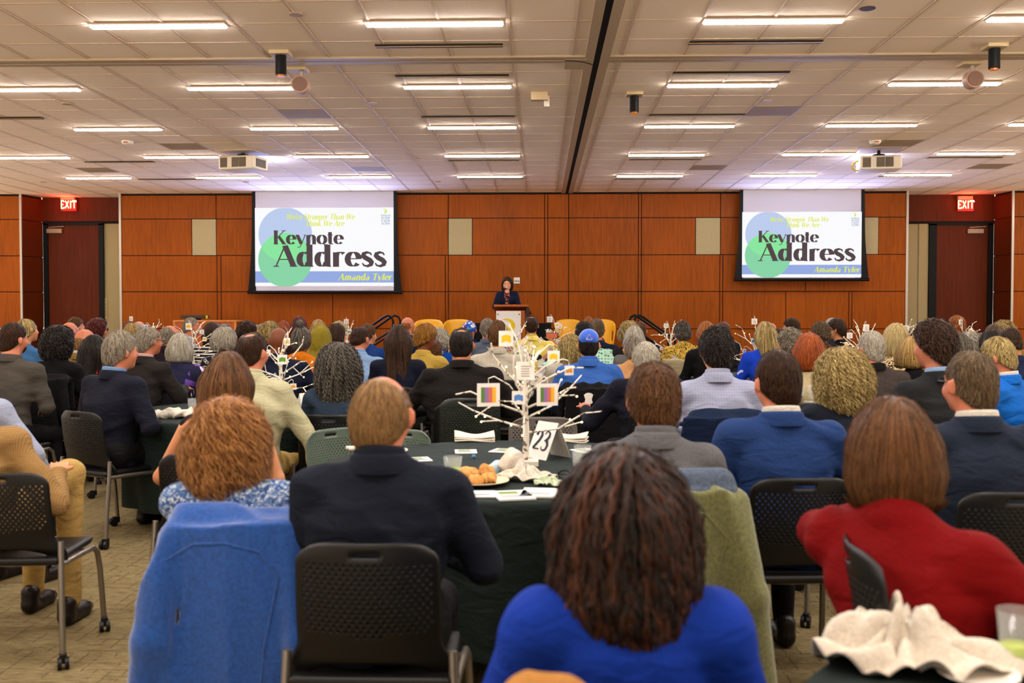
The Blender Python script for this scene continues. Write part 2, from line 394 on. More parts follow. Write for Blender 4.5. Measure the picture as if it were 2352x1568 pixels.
def strands(shell, roots, rg, L, r, seg=8, crown=(0, -.02, .12), grav=1.0, radial=1.0, curl=0., cf=60., lift=.002, jitter=.25, sides=3, fwd=0., zmin=-9., free=0., tint=(0., 1.), taper=.35, stop=(), beta=1.3):
    """locks lying on a hair shell: returns verts, quads, tint"""
    n = len(roots); P = roots.astype(np.float32).copy(); crown = np.array(crown, np.float32); path = [P.copy()]; Ns = []
    st = (L * rg.uniform(.75, 1.15, n) / (seg - 1)).astype(np.float32); jd = rg.normal(0, jitter, (n, 3)).astype(np.float32); e = .004
    alive = np.ones(n, bool)
    for i in range(seg):
        g = np.stack([shell.ev(P + np.eye(3, dtype=np.float32)[a] * e) - shell.ev(P - np.eye(3, dtype=np.float32)[a] * e) for a in range(3)], -1)
        g /= np.linalg.norm(g, axis=1, keepdims=True) + 1e-6; Ns.append(g)
        if i == seg - 1: break
        rad = P - crown; rad /= np.linalg.norm(rad, axis=1, keepdims=True) + 1e-6
        d = radial * rad + np.array([0, fwd, -grav], np.float32) + jd
        t = d - (d * g).sum(1, keepdims=True) * g * (1 - free); t /= np.linalg.norm(t, axis=1, keepdims=True) + 1e-6
        P = P + t * st[:, None]
        off = lift * (i + 1) / seg; dist = shell.ev(P)
        corr = (dist - off); corr = np.where(corr > 0, corr * (1 - free), corr)
        P = P - g * corr[:, None]
        P[:, 2] = np.maximum(P[:, 2], zmin)
        for (pn, po) in stop:
            bad = ((P - po) @ pn > .003)[:, None]; P = np.where(bad, path[-1] + (P - path[-1]) * .12, P)
        path.append(P.astype(np.float32))
    path = np.stack(path, 1); N = np.stack(Ns, 1)
    Tn = np.gradient(path, axis=1); Tn /= np.linalg.norm(Tn, axis=2, keepdims=True) + 1e-6
    B = np.cross(Tn, N); B /= np.linalg.norm(B, axis=2, keepdims=True) + 1e-6
    if curl > 0:
        ph = rg.uniform(0, 6.28, (n, 1)); tt = np.arange(seg)[None, :] / (seg - 1) * L * cf + ph; env = np.minimum(1, np.arange(seg) / 2.)[None, :]
        path = path + (B * np.cos(tt)[..., None] + N * np.sin(tt)[..., None] * .8) * (curl * env)[..., None] * rg.uniform(.6, 1.2, (n, 1, 1))
    rr = r * rg.uniform(.7, 1.3, (n, 1)) * (1 - (1 - taper) * np.linspace(0, 1, seg) ** 2)[None, :]
    V = np.zeros((n, seg, sides, 3), np.float32)
    for k in range(sides):
        a = 2 * math.pi * k / sides + .5; V[:, :, k] = path + (B * math.cos(a) * 1.3 + N * math.sin(a) * .6) * rr[..., None]
    base = (np.arange(n) * seg * sides)[:, None, None]; ii = (np.arange(seg - 1) * sides)[None, :, None]; kk = np.arange(sides)[None, None, :]; k2 = (kk + 1) % sides
    F = np.stack([base + ii + kk, base + ii + k2, base + ii + sides + k2, base + ii + sides + kk], -1).reshape(-1, 4)
    tn = np.clip(rg.beta(1.3, beta, n), 0, 1) * (tint[1] - tint[0]) + tint[0]
    return V.reshape(-1, 3), F, np.repeat(tn, seg * sides)
def merge(parts):
    V = []; F = []; Tt = []; o = 0
    for v, f, t in parts: V.append(v); F.append(f + o); Tt.append(t); o += len(v)
    return np.concatenate(V), np.concatenate(F), np.concatenate(Tt)
# ------------------------------------------------------------------ people
HC_ = {'blk': (C8(14, 11, 10), C8(62, 50, 44)), 'dkbr': (C8(30, 18, 11), C8(92, 58, 33)), 'br': (C8(70, 43, 22), C8(150, 100, 56)),
       'ltbr': (C8(118, 84, 50), C8(205, 158, 100)), 'blond': (C8(140, 98, 44), C8(240, 200, 120)), 'pale': (C8(190, 155, 90), C8(250, 228, 165)),
       'gray': (C8(92, 80, 66), C8(205, 190, 165)), 'white': (C8(165, 150, 125), C8(248, 240, 220)), 'salt': (C8(26, 23, 21), C8(150, 140, 124)),
       'red': (C8(125, 48, 12), C8(215, 110, 45)), 'auburn': (C8(112, 56, 18), C8(250, 180, 104)), 'wine': (C8(72, 22, 22), C8(140, 58, 50)),
       'locs': (C8(6, 4, 4), C8(104, 54, 22)), 'gold': (C8(120, 74, 18), C8(215, 150, 50)), 'grbr': (C8(66, 50, 34), C8(160, 132, 98)),
       'ginger': (C8(130, 66, 20), C8(225, 140, 62)), 'dirty': (C8(116, 84, 34), C8(255, 226, 150))}
_shoe = None
def shoe_mesh():
    global _shoe
    if _shoe is None:
        s = S(); s.cap((0, -.06, .035), (0, .10, .03), .036, .04, k=.02); s.cap((0, .1, .03), (0, .16, .026), .038, .026, k=.02); s.cap((0, -.06, .05), (0, -.05, .10), .038, .044, k=.02)
        s.plane((0, 0, -1), (0, 0, .0)); v, f = s.mesh_data(.008); _shoe = np_mesh('shoe', v, f)
    return _shoe
def ring_band(mb, c, rx, ry, a0, a1, h0, h1, tilt=0.0, out=.010, n=22, mi=0, th=.004):
    """a folded cloth band standing round the neck"""
    V = []; F = []
    for i in range(n + 1):
        a = math.radians(a0 + (a1 - a0) * i / n); ca, sa = math.cos(a), math.sin(a); zt = tilt * (-sa)
        for (o, z) in ((0, h0), (0, h1), (th, h1 + .003), (out + th, h1 - .008), (out + th + .006, h0 - .004)):
            V.append((c[0] + (rx + o) * ca, c[1] + (ry + o) * sa, c[2] + z + zt))
    for i in range(n):
        for k in range(4): F.append((i * 5 + k, (i + 1) * 5 + k, (i + 1) * 5 + k + 1, i * 5 + k + 1))
    mb.add(V, F, mi, True)

def hair_shell(style, th, ln, X):
    """X(p) -> person space, X.R rotation; returns the shell"""
    s = S(); R = X.R
    def E(c, r, k=.02, op='+'): s.ell(X(c), r, R, k, op)
    def Pl(n, o): s.plane(R @ np.array(n), X(o))
    if style in ('short', 'fringe', 'spot', 'thin', 'buzz'):
        if style == 'fringe': E((0, -.010, -.022), (.082 + th * .7, .101 + th * .7, .100 + th * .5))
        elif style == 'thin': E((0, -.012, -.004), (.079 + th * .7, .100 + th * .7, .107 + th * .6))
        else: E((0, -.006, .012), (.077 + th * .65, .098 + th * .7, .112 + th))
        E((0, -.045, -.050), (.058 + th * .4, .048 + th * .7, .055), .03)
        if style == 'spot': E((0, -.038, .142), (.052, .058, .050), .010, '-')
        Pl((0, .15, -.175), (0, .0, -.008))
    elif style == 'bob':
        E((0, -.006, .014), (.086 + th * .5, .102 + th * .5, .112 + th)); E((0, -.03, -.045), (.094 + th, .080 + th, .10 + ln), .05)
        s.disp = None; Pl((0, .95, -.3), (0, .052, .02)); Pl((0, 0, -1), (0, 0, -.085 - ln))
    elif style == 'long':
        E((0, -.006, .014), (.084 + th * .5, .100 + th * .5, .112 + th)); E((0, -.035, -.04), (.088 + th, .075 + th, .12), .05)
        for sx in (-.035, .035): s.cap(X((sx, -.045, -.03)), X((sx * 1.3, -.125, -ln)), .062 + th, .045 + th * .5, .05)
        Pl((0, .95, -.3), (0, .052, .02))
    elif style == 'curly':
        E((0, -.012, .014), (.088 + th, .100 + th, .108 + th)); E((0, -.03, -.03 - ln * .4), (.092 + th, .082 + th, .085 + ln * .6), .05); Pl((0, .95, -.3), (0, .066, .02))
        Pl((0, 0, -1), (0, 0, -.085 - ln))
    elif style == 'afro':
        E((0, -.012, .018), (.082 + th, .098 + th, .106 + th)); E((0, -.04, -.03), (.075 + th, .065 + th, .06), .03); Pl((0, .15, -.12), (0, .02, -.045))
    elif style in ('bun', 'pony', 'updo'):
        E((0, -.006, .012), (.084, .103, .117)); E((0, -.04, -.035), (.07, .058, .055), .03)
        if style == 'bun': E((0, -.035, .15), (.035, .035, .035), .012)
        if style == 'updo': E((.01, -.11, -.02), (.055, .04, .045), .02)
        if style == 'pony': s.cap(X((0, -.09, .0)), X((0, -.12, -ln)), .04, .03, .03)
        Pl((0, .15, -.185), (0, .0, -.035))
    return s

def person(px, top, D, style, hair, sk, cl, label, yaw=0, hy=0, hp=0, hr=0, wd=1.0, fem=False, slv='long', top_name='shirt', collar=None, lean=.10, side=0.,
           arms='lap', legs='cl_dark', th=None, ln=.0, dens=1.0, glasses=None, hs=1.0, extra=None, stand=False, girth=1.0, hands=None, beard=None, cat='person', pat=None,
           seat=.45, ztop=None, xy=None, shoulder=.955, neck=1.0, curl=None, nolegs=False, fold=1.0, tip=None, face=None, knees=None, hang=False, sx=1.0):
    seed = int(px * 7 + top * 13) % 100000; rg = np.random.default_rng(seed)
    hx, hyy, zt = atY(px, top, D)
    if xy: hx, hyy = xy
    if ztop: zt = ztop
    th = {'short': .010, 'spot': .008, 'fringe': .006, 'thin': .008, 'buzz': .003, 'bob': .016, 'long': .014, 'curly': .03, 'afro': .02}.get(style, .008) if th is None else th
    zoff = 0.
    if stand: zoff = stand; zt -= zoff
    hcz = zt - (.112 + th * .9) * hs
    if style == 'bun': hcz -= .045
    sc = (hcz - seat) / (1.175 - .45)
    Z = lambda z: seat + (z - .45) * sc
    def J(x, y, z):                                   # a joint of the trunk, leaned
        zz = Z(z); u = max(zz - .55, 0); return np.array((x + side * u, y + lean * u, zz))
    Rz = rotz(math.radians(yaw))
    hc = J(0, .035, 1.175)
    Rh = rotz(math.radians(hy - yaw)) @ rotx(math.radians(-hp)) @ roty(math.radians(hr))
    class X_:
        R = Rh
        def __call__(s, p): return hc + Rh @ (np.array(p) * hs)
    X = X_()
    org = np.array((hx, hyy, 0)) - Rz @ np.array((hc[0], hc[1], 0))
    h = float(np.clip(.0019 * D, .0072, .0125))
    shw = (.155 if fem else .175) * wd; g = girth * (.93 if fem else 1.0)
    if arms == 'lap': arms = [((.235, .06, .72), (.13, .27, .68)), ((-.235, .06, .72), (-.13, .27, .68))]
    elif arms == 'table': arms = [((.25, .12, .76), (.10, .36, .80)), ((-.25, .12, .76), (-.10, .36, .80))]
    elif arms == 'wide': arms = [((.285, .04, .72), (.15, .27, .70)), ((-.285, .04, .72), (-.15, .27, .70))]
    A = []
    for sg, (el, wr) in zip((1, -1), arms):
        sh = J(sg * shw, 0, shoulder)
        e_ = J(el[0] * (wd if abs(el[0]) < .4 else 1), el[1], el[2]); w_ = J(*wr); A.append((sh, e_, w_))
    # ---- skin
    b = S(); P = lambda *p: X(p)
    b.ell(P(0, -.004, .012), np.array((.077, .097, .100)) * hs, Rh, .02); b.ell(P(0, .034, -.045), np.array((.056, .058, .062)) * hs, Rh, .04)
    b.cap(P(0, .062, -.088), P(0, .074, -.086), .016 * hs, k=.03)
    b.cap(P(0, .090, .020), P(0, .112, -.018), .009 * hs, .013 * hs, k=.014); b.cap(P(-.010, .098, -.022), P(.010, .098, -.022), .009 * hs, k=.01)
    b.cap(P(-.035, .078, .030), P(.035, .078, .030), .012 * hs, k=.02)
    for sg in (-1, 1):
        b.ell(P(sg * .031, .098, .010), np.array((.015, .014, .010)) * hs, Rh, .012, '-'); b.ell(P(sg * .031, .080, .009), np.array((.012, .012, .011)) * hs, Rh, .004)
        b.ell(P(sg * .042, .066, -.028), np.array((.022, .020, .022)) * hs, Rh, .02)
        b.ell(P(sg * .086, -.008, -.006), np.array((.007, .023, .033)) * hs, Rh @ rotz(sg * -.75), .006); b.ell(P(sg * .077, .002, -.006), np.array((.010, .014, .020)) * hs, Rh, .01)
    b.cap(P(-.018, .088, -.050), P(.018, .088, -.050), .0075 * hs, k=.006); b.cap(P(-.015, .086, -.060), P(.015, .086, -.060), .008 * hs, k=.006)
    nb = J(0, -.005, 1.02); nw = (.047 if fem else .056) * neck
    b.cap(nb, P(0, -.015, -.06), nw * 1.12, nw, k=.03)
    full = 1.0
    b.cap(J(-.10, 0, .92), J(.10, 0, .92), .058 if slv != 'none' else .10, k=.04); b.cap(J(0, 0, .88), J(0, 0, .6), .068, k=.04); b.cap(J(-.06, 0, .56), J(.06, 0, .56), .07, k=.04)
    ru, rf, rw = (.043, .036, .026) if fem else (.048, .042, .030)
    for sg, (sh, e_, w_) in zip((1, -1), A):
        bare = {'long': .62, 'short': 1.0, 'none': 1.0}[slv]
        b.cap(sh, e_, ru * bare * (1.08 if slv == 'none' else 1), rf * bare, k=.03); b.cap(e_, w_, rf * (bare if slv == 'long' else 1), rw, k=.02)
        d = (w_ - e_) / (np.linalg.norm(w_ - e_) + 1e-6); n = np.array((0, 0, -1.)); n = n - d * (n @ d); n /= np.linalg.norm(n) + 1e-6; t = np.cross(d, n)
        pc = w_ + d * .05; b.ell(pc, (.040, .042, .017), np.stack([t, d, n], 1), .02)
        fr = max(.0085, .62 * h)
        for i in range(4):
            l = (.034, .040, .037, .028)[i]; p0 = w_ + d * .085 + t * (i - 1.5) * .021; p1 = p0 + d * l * .9 + n * l * .35; p2 = p1 + d * l * .35 + n * l * .7
            b.cap(p0 - d * .02, p1, fr, fr * .95, k=.006); b.cap(p1, p2, fr * .95, fr * .8, k=.004)
        q0 = w_ + d * .03 - sg * t * .03; q1 = q0 + d * .035 - sg * t * .025 + n * .01; b.cap(q0, q1, fr * 1.2, fr, k=.01); b.cap(q1, q1 + d * .028 + n * .012, fr, fr * .85, k=.005)
    if slv == 'none' or not nolegs:
        pass
    V, F = b.mesh_data(h)
    me = np_mesh('person', V, F); body = link('person', me, skin(sk), None, tuple(org + np.array((0, 0, zoff))), math.radians(yaw))
    tag(body, label, cat)
    # ---- garment
    t = S(); t.disp = wavy(seed, 12., .0055 * fold, (1, 1, 1.5))
    tr = []
    for z, w_, d_ in ((.465, .165, .125), (.56, .172 if fem else .165, .135), (.66, .150 if fem else .155, .122), (.76, .148 if fem else .165, .118), (.86, .165 if fem else .185, .118), (.93, .160 if fem else .182, .102), (.98, .120 if fem else .135, .078), (1.025, .060, .055)):
        c = J(0, -.006, z); gg = 1 + (g - 1) * (1.0 if z < .9 else .4); tr.append((c[2], c[0], c[1], w_ * gg * (wd if z > .7 else 1 + (wd - 1) * .5), d_ * gg))
    t.loft(tr, .05)
    t.cap(J(-shw * .92, -.008, shoulder + .005), J(0, -.002, 1.022), .05, .056, k=.045); t.cap(J(shw * .92, -.008, shoulder + .005), J(0, -.002, 1.022), .05, .056, k=.045)
    if slv != 'none' and collar is None: t.ell(J(0, -.010, 1.035), (.064 * neck, .060 * neck, .034), None, .02)
    if fem and slv != 'none': t.ell(J(0, .07, .86), (.12, .07, .08), None, .06)
    jk = 1.1 if top_name in ('blazer', 'suit_jacket', 'jacket') else 1.0
    if slv != 'none':
        for sh, e_, w_ in A:
            t.ell(sh, (.062 * jk, .06, .058), None, .04)
            if slv == 'long':
                t.cap(sh, e_, .060 * jk, .052 * jk, k=.035); t.cap(e_, w_ - (w_ - e_) * .06, .052 * jk, .036 * jk, k=.02)
            else:
                m = sh + (e_ - sh) * .72; t.cap(sh, m, .060, .062, k=.03)
    if top_name in ('blazer', 'suit_jacket'):          # padded shoulder line
        for sg in (1, -1): t.box(A[0 if sg > 0 else 1][0] + np.array((-sg * .03, -.01, .025)), (.055, .05, .026), .02, rotz(0), .05)
    Vg, Fg = t.mesh_data(float(np.clip(.0021 * D, .0085, .0135)))
    link(top_name, np_mesh(top_name, Vg, Fg), cl, body)
    # ---- collar
    if collar is None and top_name in ('blazer', 'suit_jacket', 'jacket'): collar = (cl, 'stand')
    mb = MB(); cb = J(0, -.004, 1.045)
    if collar is not None:
        cm, kind = collar if isinstance(collar, tuple) else (collar, 'stand')
        if kind == 'stand': ring_band(mb, cb, nw + .012, nw + .014, 100, 440, -.02, .026 * sc, .012)
        elif kind == 'both':
            ring_band(mb, cb, nw + .010, nw + .012, 100, 440, -.01, .036, .012, mi=1, out=.004); ring_band(mb, cb, nw + .018, nw + .022, 150, 390, -.035, .016, .010, out=.010)
        mats = [cl, cm] if kind == 'both' else [cm]
        mb.build('collar', mats, body)
    # ---- legs
    if not nolegs:
        lg = S(); lm = MATS.get(legs) or cloth('dark', C8(30, 29, 33)); lg.disp = wavy(seed + 5, 12, .003)
        lg.cap((-.085, -.02, seat + .10), (.085, -.02, seat + .10), .115 * g, k=.06)
        if stand:
            for sg in (-1, 1): lg.cap((sg * .085, 0, .52), (sg * .09, 0, .05), .085, .06, k=.03); lg.cap((sg * .09, 0, .05), (sg * .09, 0, -.28), .06, .045, k=.03)
        else:
            kn = knees or [(.13, .43, .50), (-.13, .43, .50)]
            for (kx, ky, kz) in kn:
                sg = 1 if kx > 0 else -1; lg.cap((sg * .085, .02, seat + .095), (kx, ky, kz), .088 * g, .064, k=.04); lg.cap((kx, ky, kz), (kx * 1.02, ky - .02, .11), .062, .047, k=.03)
        Vl, Fl = lg.mesh_data(float(np.clip(.0026 * D, .011, .022))); link('trousers', np_mesh('trousers', Vl, Fl), lm, body)
        if not stand:
            for (kx, ky, kz) in (knees or [(.13, .43, .50), (-.13, .43, .50)]):
                so = link('shoe', shoe_mesh(), [], body, (kx * 1.02, ky, 0), 0)
                if not shoe_mesh().materials: shoe_mesh().materials.append(mat('shoe_leather', C8(28, 20, 17), .35))
    # ---- hair
    if style != 'bald':
        hcol = tuple(sc3(q, .68) for q in HC_[hair]); hm = hairmat(*hcol); sh = hair_shell(style, th * hs, ln, X)
        nz = wavy(seed + 9, 26, .004 if style in ('curly', 'afro') else .002); sh.disp = nz
        hh = float(np.clip(.0015 * D, .006, .011)); V, F = sh.mesh_data(hh)
        parts = [(V, F, np.full(len(V), .22))]
        if style in ('fringe', 'thin', 'spot', 'buzz'): parts = [(V, F, np.full(len(V), .35))]
        cz = X((0, -.02, .12)); near = float(np.clip(8.0 / D, .6, 2.6)); r = float(np.clip(.00042 * D, .0014, .0038))
        n = int(700 * near * dens); kw = dict(crown=tuple(cz)); root_ok = np.ones(len(V), bool); loc = (V - hc) @ Rh
        if style in ('short', 'thin', 'spot', 'fringe'): kw.update(L=.042, seg=6, radial=1.0, grav=.55, lift=.004, jitter=.30, stop=sh.planes); n = int(n * 1.5)
        elif style == 'buzz': kw.update(L=.018, seg=4, lift=.002, jitter=.3, stop=sh.planes); n = int(n * 1.3)
        elif style == 'bob': n = int(n * 1.5); kw.update(L=.15 + ln, seg=9, radial=.45, grav=1.0, lift=.006, jitter=.07); root_ok = loc[:, 2] > -.04 - ln * .3; kw['stop'] = sh.planes[:1]
        elif style == 'long': n = int(n * 1.5); kw.update(L=.16 + ln * .6, seg=10, radial=.3, grav=1.0, lift=.006, jitter=.06); root_ok = loc[:, 2] > -ln * .75; kw['stop'] = sh.planes[:1]
        elif style == 'curly': kw.update(L=.11 + ln * .5, seg=12, radial=.5, grav=.8, lift=.012, jitter=.3, curl=.011 if curl is None else curl, cf=70.); root_ok = loc[:, 2] > -.06 - ln; kw['stop'] = sh.planes[:1]
        elif style == 'afro': kw.update(L=.035, seg=6, radial=.8, grav=.2, lift=.010, jitter=.9, curl=.005, cf=160.); n = int(n * 1.5)
        else: kw.update(L=.10, seg=7, radial=.5, grav=.3, lift=.004, jitter=.08)
        if tip: kw.update(tip)
        if 'sides' not in kw: kw['sides'] = 3
        rr = kw.pop('r', r); n = int(n * kw.pop('nmul', 1.0))
        if style in ('thin', 'fringe'): root_ok &= ((loc[:, 0] / .077) ** 2 + ((loc[:, 1] + .004) / .097) ** 2 + ((loc[:, 2] - .012) / .100) ** 2) > 1.0 * hs * hs
        if style == 'spot': root_ok &= np.linalg.norm(loc - np.array((0, -.04, .115)), axis=1) > .052
        if style == 'thin': root_ok &= (np.linalg.norm(loc - np.array((.01, .01, .12)), axis=1) > .062) | (rg.uniform(0, 1, len(V)) < .10)
        idx = np.flatnonzero(root_ok)
        if len(idx):
            ri = rg.choice(idx, n); v2, f2, t2 = strands(sh, V[ri] + rg.normal(0, .003, (n, 3)).astype(np.float32), rg, r=rr, **kw); parts.append((v2, f2, t2))
        V, F, Tt = merge(parts); link('hair', np_mesh('hair', V, F, True, Tt), hm, body)
    if beard:
        bs = S(); bs.ell(X((0, .036, -.055)), np.array((.061, .064, .056)) * hs, Rh, .02); bs.plane(Rh @ np.array((0, -.5, 1)), X((0, .02, -.035))); bs.ell(X((0, .11, -.055)), np.array((.02, .03, .012)), Rh, .005, '-')
        v, f = bs.mesh_data(h); link('beard', np_mesh('beard', v, f, True, np.full(len(v), .4)), hairmat(*HC_[beard]), body)
    if glasses:
        gm = MB(); gmat = mat('frame_' + glasses, C8(18, 18, 20) if glasses == 'dark' else C8(120, 110, 100), .3, .3)
        M = Matrix(np.vstack([np.hstack([Rh * hs, hc[:, None]]), [0, 0, 0, 1]]).tolist())
        for sg in (-1, 1):
            pts = [(sg * (.032 + .024 * math.cos(a)), .106, .008 + .018 * math.sin(a)) for a in np.linspace(0, 6.283, 17)]
            gm.tube(pts, .0022 * max(1, D / 5), 6, M=M); gm.tube([(sg * .056, .104, .012), (sg * .078, .07, .012), (sg * .086, .0, .012)], .0024 * max(1, D / 5), 6, M=M)
        gm.tube([(-.010, .110, .012), (.010, .110, .012)], .002 * max(1, D / 5), 6, M=M); gm.build('glasses', gmat, body)
    if face or abs(((hy + 180) % 360) - 180) > 50:
        em = MB(); M = Matrix(np.vstack([np.hstack([Rh * hs, hc[:, None]]), [0, 0, 0, 1]]).tolist())
        for sg in (-1, 1):
            em.ball((sg * .031, .0835, .009), (.0105, .009, .0052), 10, 0, M); em.ball((sg * .031, .0915, .009), (.0052, .002, .0046), 8, 1, M)
            em.tube([(sg * .014, .094, .034), (sg * .032, .094, .037), (sg * .050, .082, .028)], .0032, 6, 2, M)
        em.tube([(-.021, .088, -.055), (0, .0945, -.053), (.021, .088, -.055)], .0055, 6, 3, M)
        em.build('facial_features', [mat('eye_white', C8(225, 215, 205), .2), mat('eye_iris', C8(40, 26, 18), .2), hairmat(*HC_[hair if hair else 'blk']), mat('lips', C8(176, 78, 66), .4)], body)
    body['_X'] = 0; del body['_X']
    return dict(o=body, X=X, J=J, org=org, Rz=Rz, A=A, zt=zt, D=D, yaw=yaw, Rh=Rh, hc=hc, zoff=zoff, seat=seat)
# ------------------------------------------------------------------ the room
X0, X1 = -14.0, 14.0
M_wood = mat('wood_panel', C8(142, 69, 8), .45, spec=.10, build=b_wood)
M_wood_dk = mat('wood_door_shaded_return', C8(88, 34, 10), .5, spec=.10, build=b_wood)
M_gap = mat('panel_gap', C8(22, 10, 6), .9)
M_ceil = mat('ceiling_tile', C8(246, 226, 204), .95, spec=.1, build=b_ceil)
M_grid = mat('ceiling_grid', C8(206, 182, 158), .6)
M_black = mat('black_metal', C8(10, 9, 9), .5, spec=.15); M_cream = mat('cream_fabric', C8(172, 156, 116), .95, build=b_fleece)
M_steel = mat('brushed_steel', C8(170, 160, 150), .35, .8); M_white = mat('white_plastic', C8(225, 215, 200), .5)
M_beige = mat('beige_paint', C8(168, 150, 108), .9)
fl = MB().box((X0, -3, -.05), (X1, 22, 0)).build('floor', mat('carpet', C8(134, 118, 84), .95, spec=.05, build=b_carpet)); fl['kind'] = 'structure'
# ceiling slab and its exposed grid
ce = MB().box((X0, -3, CEIL), (X1, 22, CEIL + .1)).build('ceiling', M_ceil); ce['kind'] = 'structure'
XL, XR, TRK = .31, .76, .535       # first grid lines either side of the folding-wall track
RY = 8.24                          # a row of lights sits on this grid line
BEAMY = atZ(1176, 134, CEIL)[1]
g = MB(); zb = CEIL - .006
xs = [XL - T * k for k in range(0, 26)] + [XR + T * k for k in range(0, 24)]
for x in xs: g.box((x - .011, -3, zb), (x + .011, 21, CEIL))
ys = [RY + T * k for k in range(-19, 24)]
for y in ys:
    if abs(y - BEAMY) > .2: g.box((X0, y - .007, zb + .002), (X1, y + .007, CEIL))
o = g.build('trim_ceiling_grid', M_grid); o['kind'] = 'structure'
# folding-wall track: two flanges and a black slot, a cross track meeting it in a curve
g = MB()
g.box((TRK - .115, -3, CEIL - .02), (TRK - .03, WALLY, CEIL + .01)); g.box((TRK + .03, -3, CEIL - .02), (TRK + .115, WALLY, CEIL + .01))
g.box((TRK - .03, -3, CEIL - .008), (TRK + .03, WALLY, CEIL + .01), 1)
g.box((X0, BEAMY - .11, CEIL - .02), (TRK - .115, BEAMY - .02, CEIL + .01)); g.box((X0, BEAMY + .02, CEIL - .02), (TRK - .3, BEAMY + .11, CEIL + .01))
g.box((X0, BEAMY - .02, CEIL - .014), (TRK - .3, BEAMY + .02, CEIL + .01), 2)
g.box((TRK + .115, BEAMY - .11, CEIL - .02), (X1, BEAMY + .11, CEIL + .01)); g.box((TRK + .115, BEAMY - .012, CEIL - .024), (X1, BEAMY + .012, CEIL), 2)
pts = [(TRK - .3 + .3 * math.sin(a), BEAMY + .3 - .3 * math.cos(a)) for a in np.linspace(0, math.pi / 2, 9)]
V = []; F = []
for (x, y) in pts:
    V += [(x, y - .0, CEIL - .0235), (x, y + .03, CEIL - .0235)]
for i in range(8): F.append((2 * i, 2 * i + 2, 2 * i + 3, 2 * i + 1))
g.add(V, F, 1); g.box((TRK - .3, BEAMY - .02, CEIL - .022), (TRK - .1, BEAMY + .35, CEIL + .01))
o = g.build('trim_ceiling_track', [mat('track_flange', C8(178, 158, 132), .5), mat('track_slot', C8(12, 10, 8), .9), mat('track_line', C8(150, 124, 92), .6)]); o['kind'] = 'structure'

# ---- wood wall in panels over a dark backing
def wx(px): return atY(px, 600, WALLY)[0]
ZR = [3.815, 3.342, 2.612, 1.888, 1.150, .40, .0]
xa, xb = wx(278), wx(2082)
cols = [xa, wx(498), wx(585), wx(905), wx(1030), wx(1251), wx(1258), wx(1306), wx(1466), wx(1473), wx(1654), wx(1804), wx(1985), xb]
def rowcuts(r):
    base = {0: [278, 498, 760, 1030, 1251, 1258, 1306, 1466, 1473, 1654, 1850, 2082], 1: [278, 442, 498, 760, 1030, 1085, 1251, 1258, 1306, 1466, 1473, 1597, 1654, 1850, 2016, 2082],
            2: [278, 499, 508, 700, 1023, 1030, 1251, 1258, 1306, 1466, 1473, 1653, 1660, 1850, 2082], 3: [278, 499, 508, 764, 1023, 1030, 1251, 1258, 1306, 1466, 1473, 1653, 1660, 1805, 1950, 1957, 2082],
            4: [278, 499, 764, 1030, 1258, 1306, 1466, 1653, 1805, 1957, 2082], 5: [278, 764, 1258, 1306, 1653, 2082]}
    return [wx(p) for p in base[r]]
g = MB(); g.box((xa - .02, WALLY, 0), (xb + .02, WALLY + .7, CEIL), 1)
creams = [(442, 498), (1030, 1085), (1597, 1654), (1960, 2016)]
for r in range(6):
    z1, z0 = ZR[r] - .008, ZR[r + 1] + .008; cs = rowcuts(r)
    for a, b_ in zip(cs, cs[1:]):
        if r == 1 and any(abs(a - wx(p)) < .02 for p, _ in creams[:3]): continue
        g.box((a + .008, WALLY - .02, z0), (b_ - .008, WALLY + .01, z1), 0)
o = g.build('wall_back', [M_wood, M_gap]); o['kind'] = 'structure'
for i, (p, q) in enumerate(creams):
    g = MB(); y0 = WALLY - (.022 if i < 3 else .035); g.box((wx(p) + .008, y0, ZR[2] + .008), (wx(q) - .008, WALLY - (.0 if i < 3 else .021), ZR[1] - .008))
    tag(g.build('acoustic_panel', M_cream), ['cream fabric wall panel left of the large screen', 'cream fabric wall panel above and left of the speaker', 'cream fabric wall panel left of the smaller screen', 'cream fabric wall panel peeking out right of the smaller screen'][i], 'wall panel', 'cream fabric panels in the wood wall')
RD = 20.4                                             # recessed door walls either side
def rx(px): return atY(px, 600, RD)[0]
def zz(py, Y, px=1176): return atY(px, py, Y)[2]
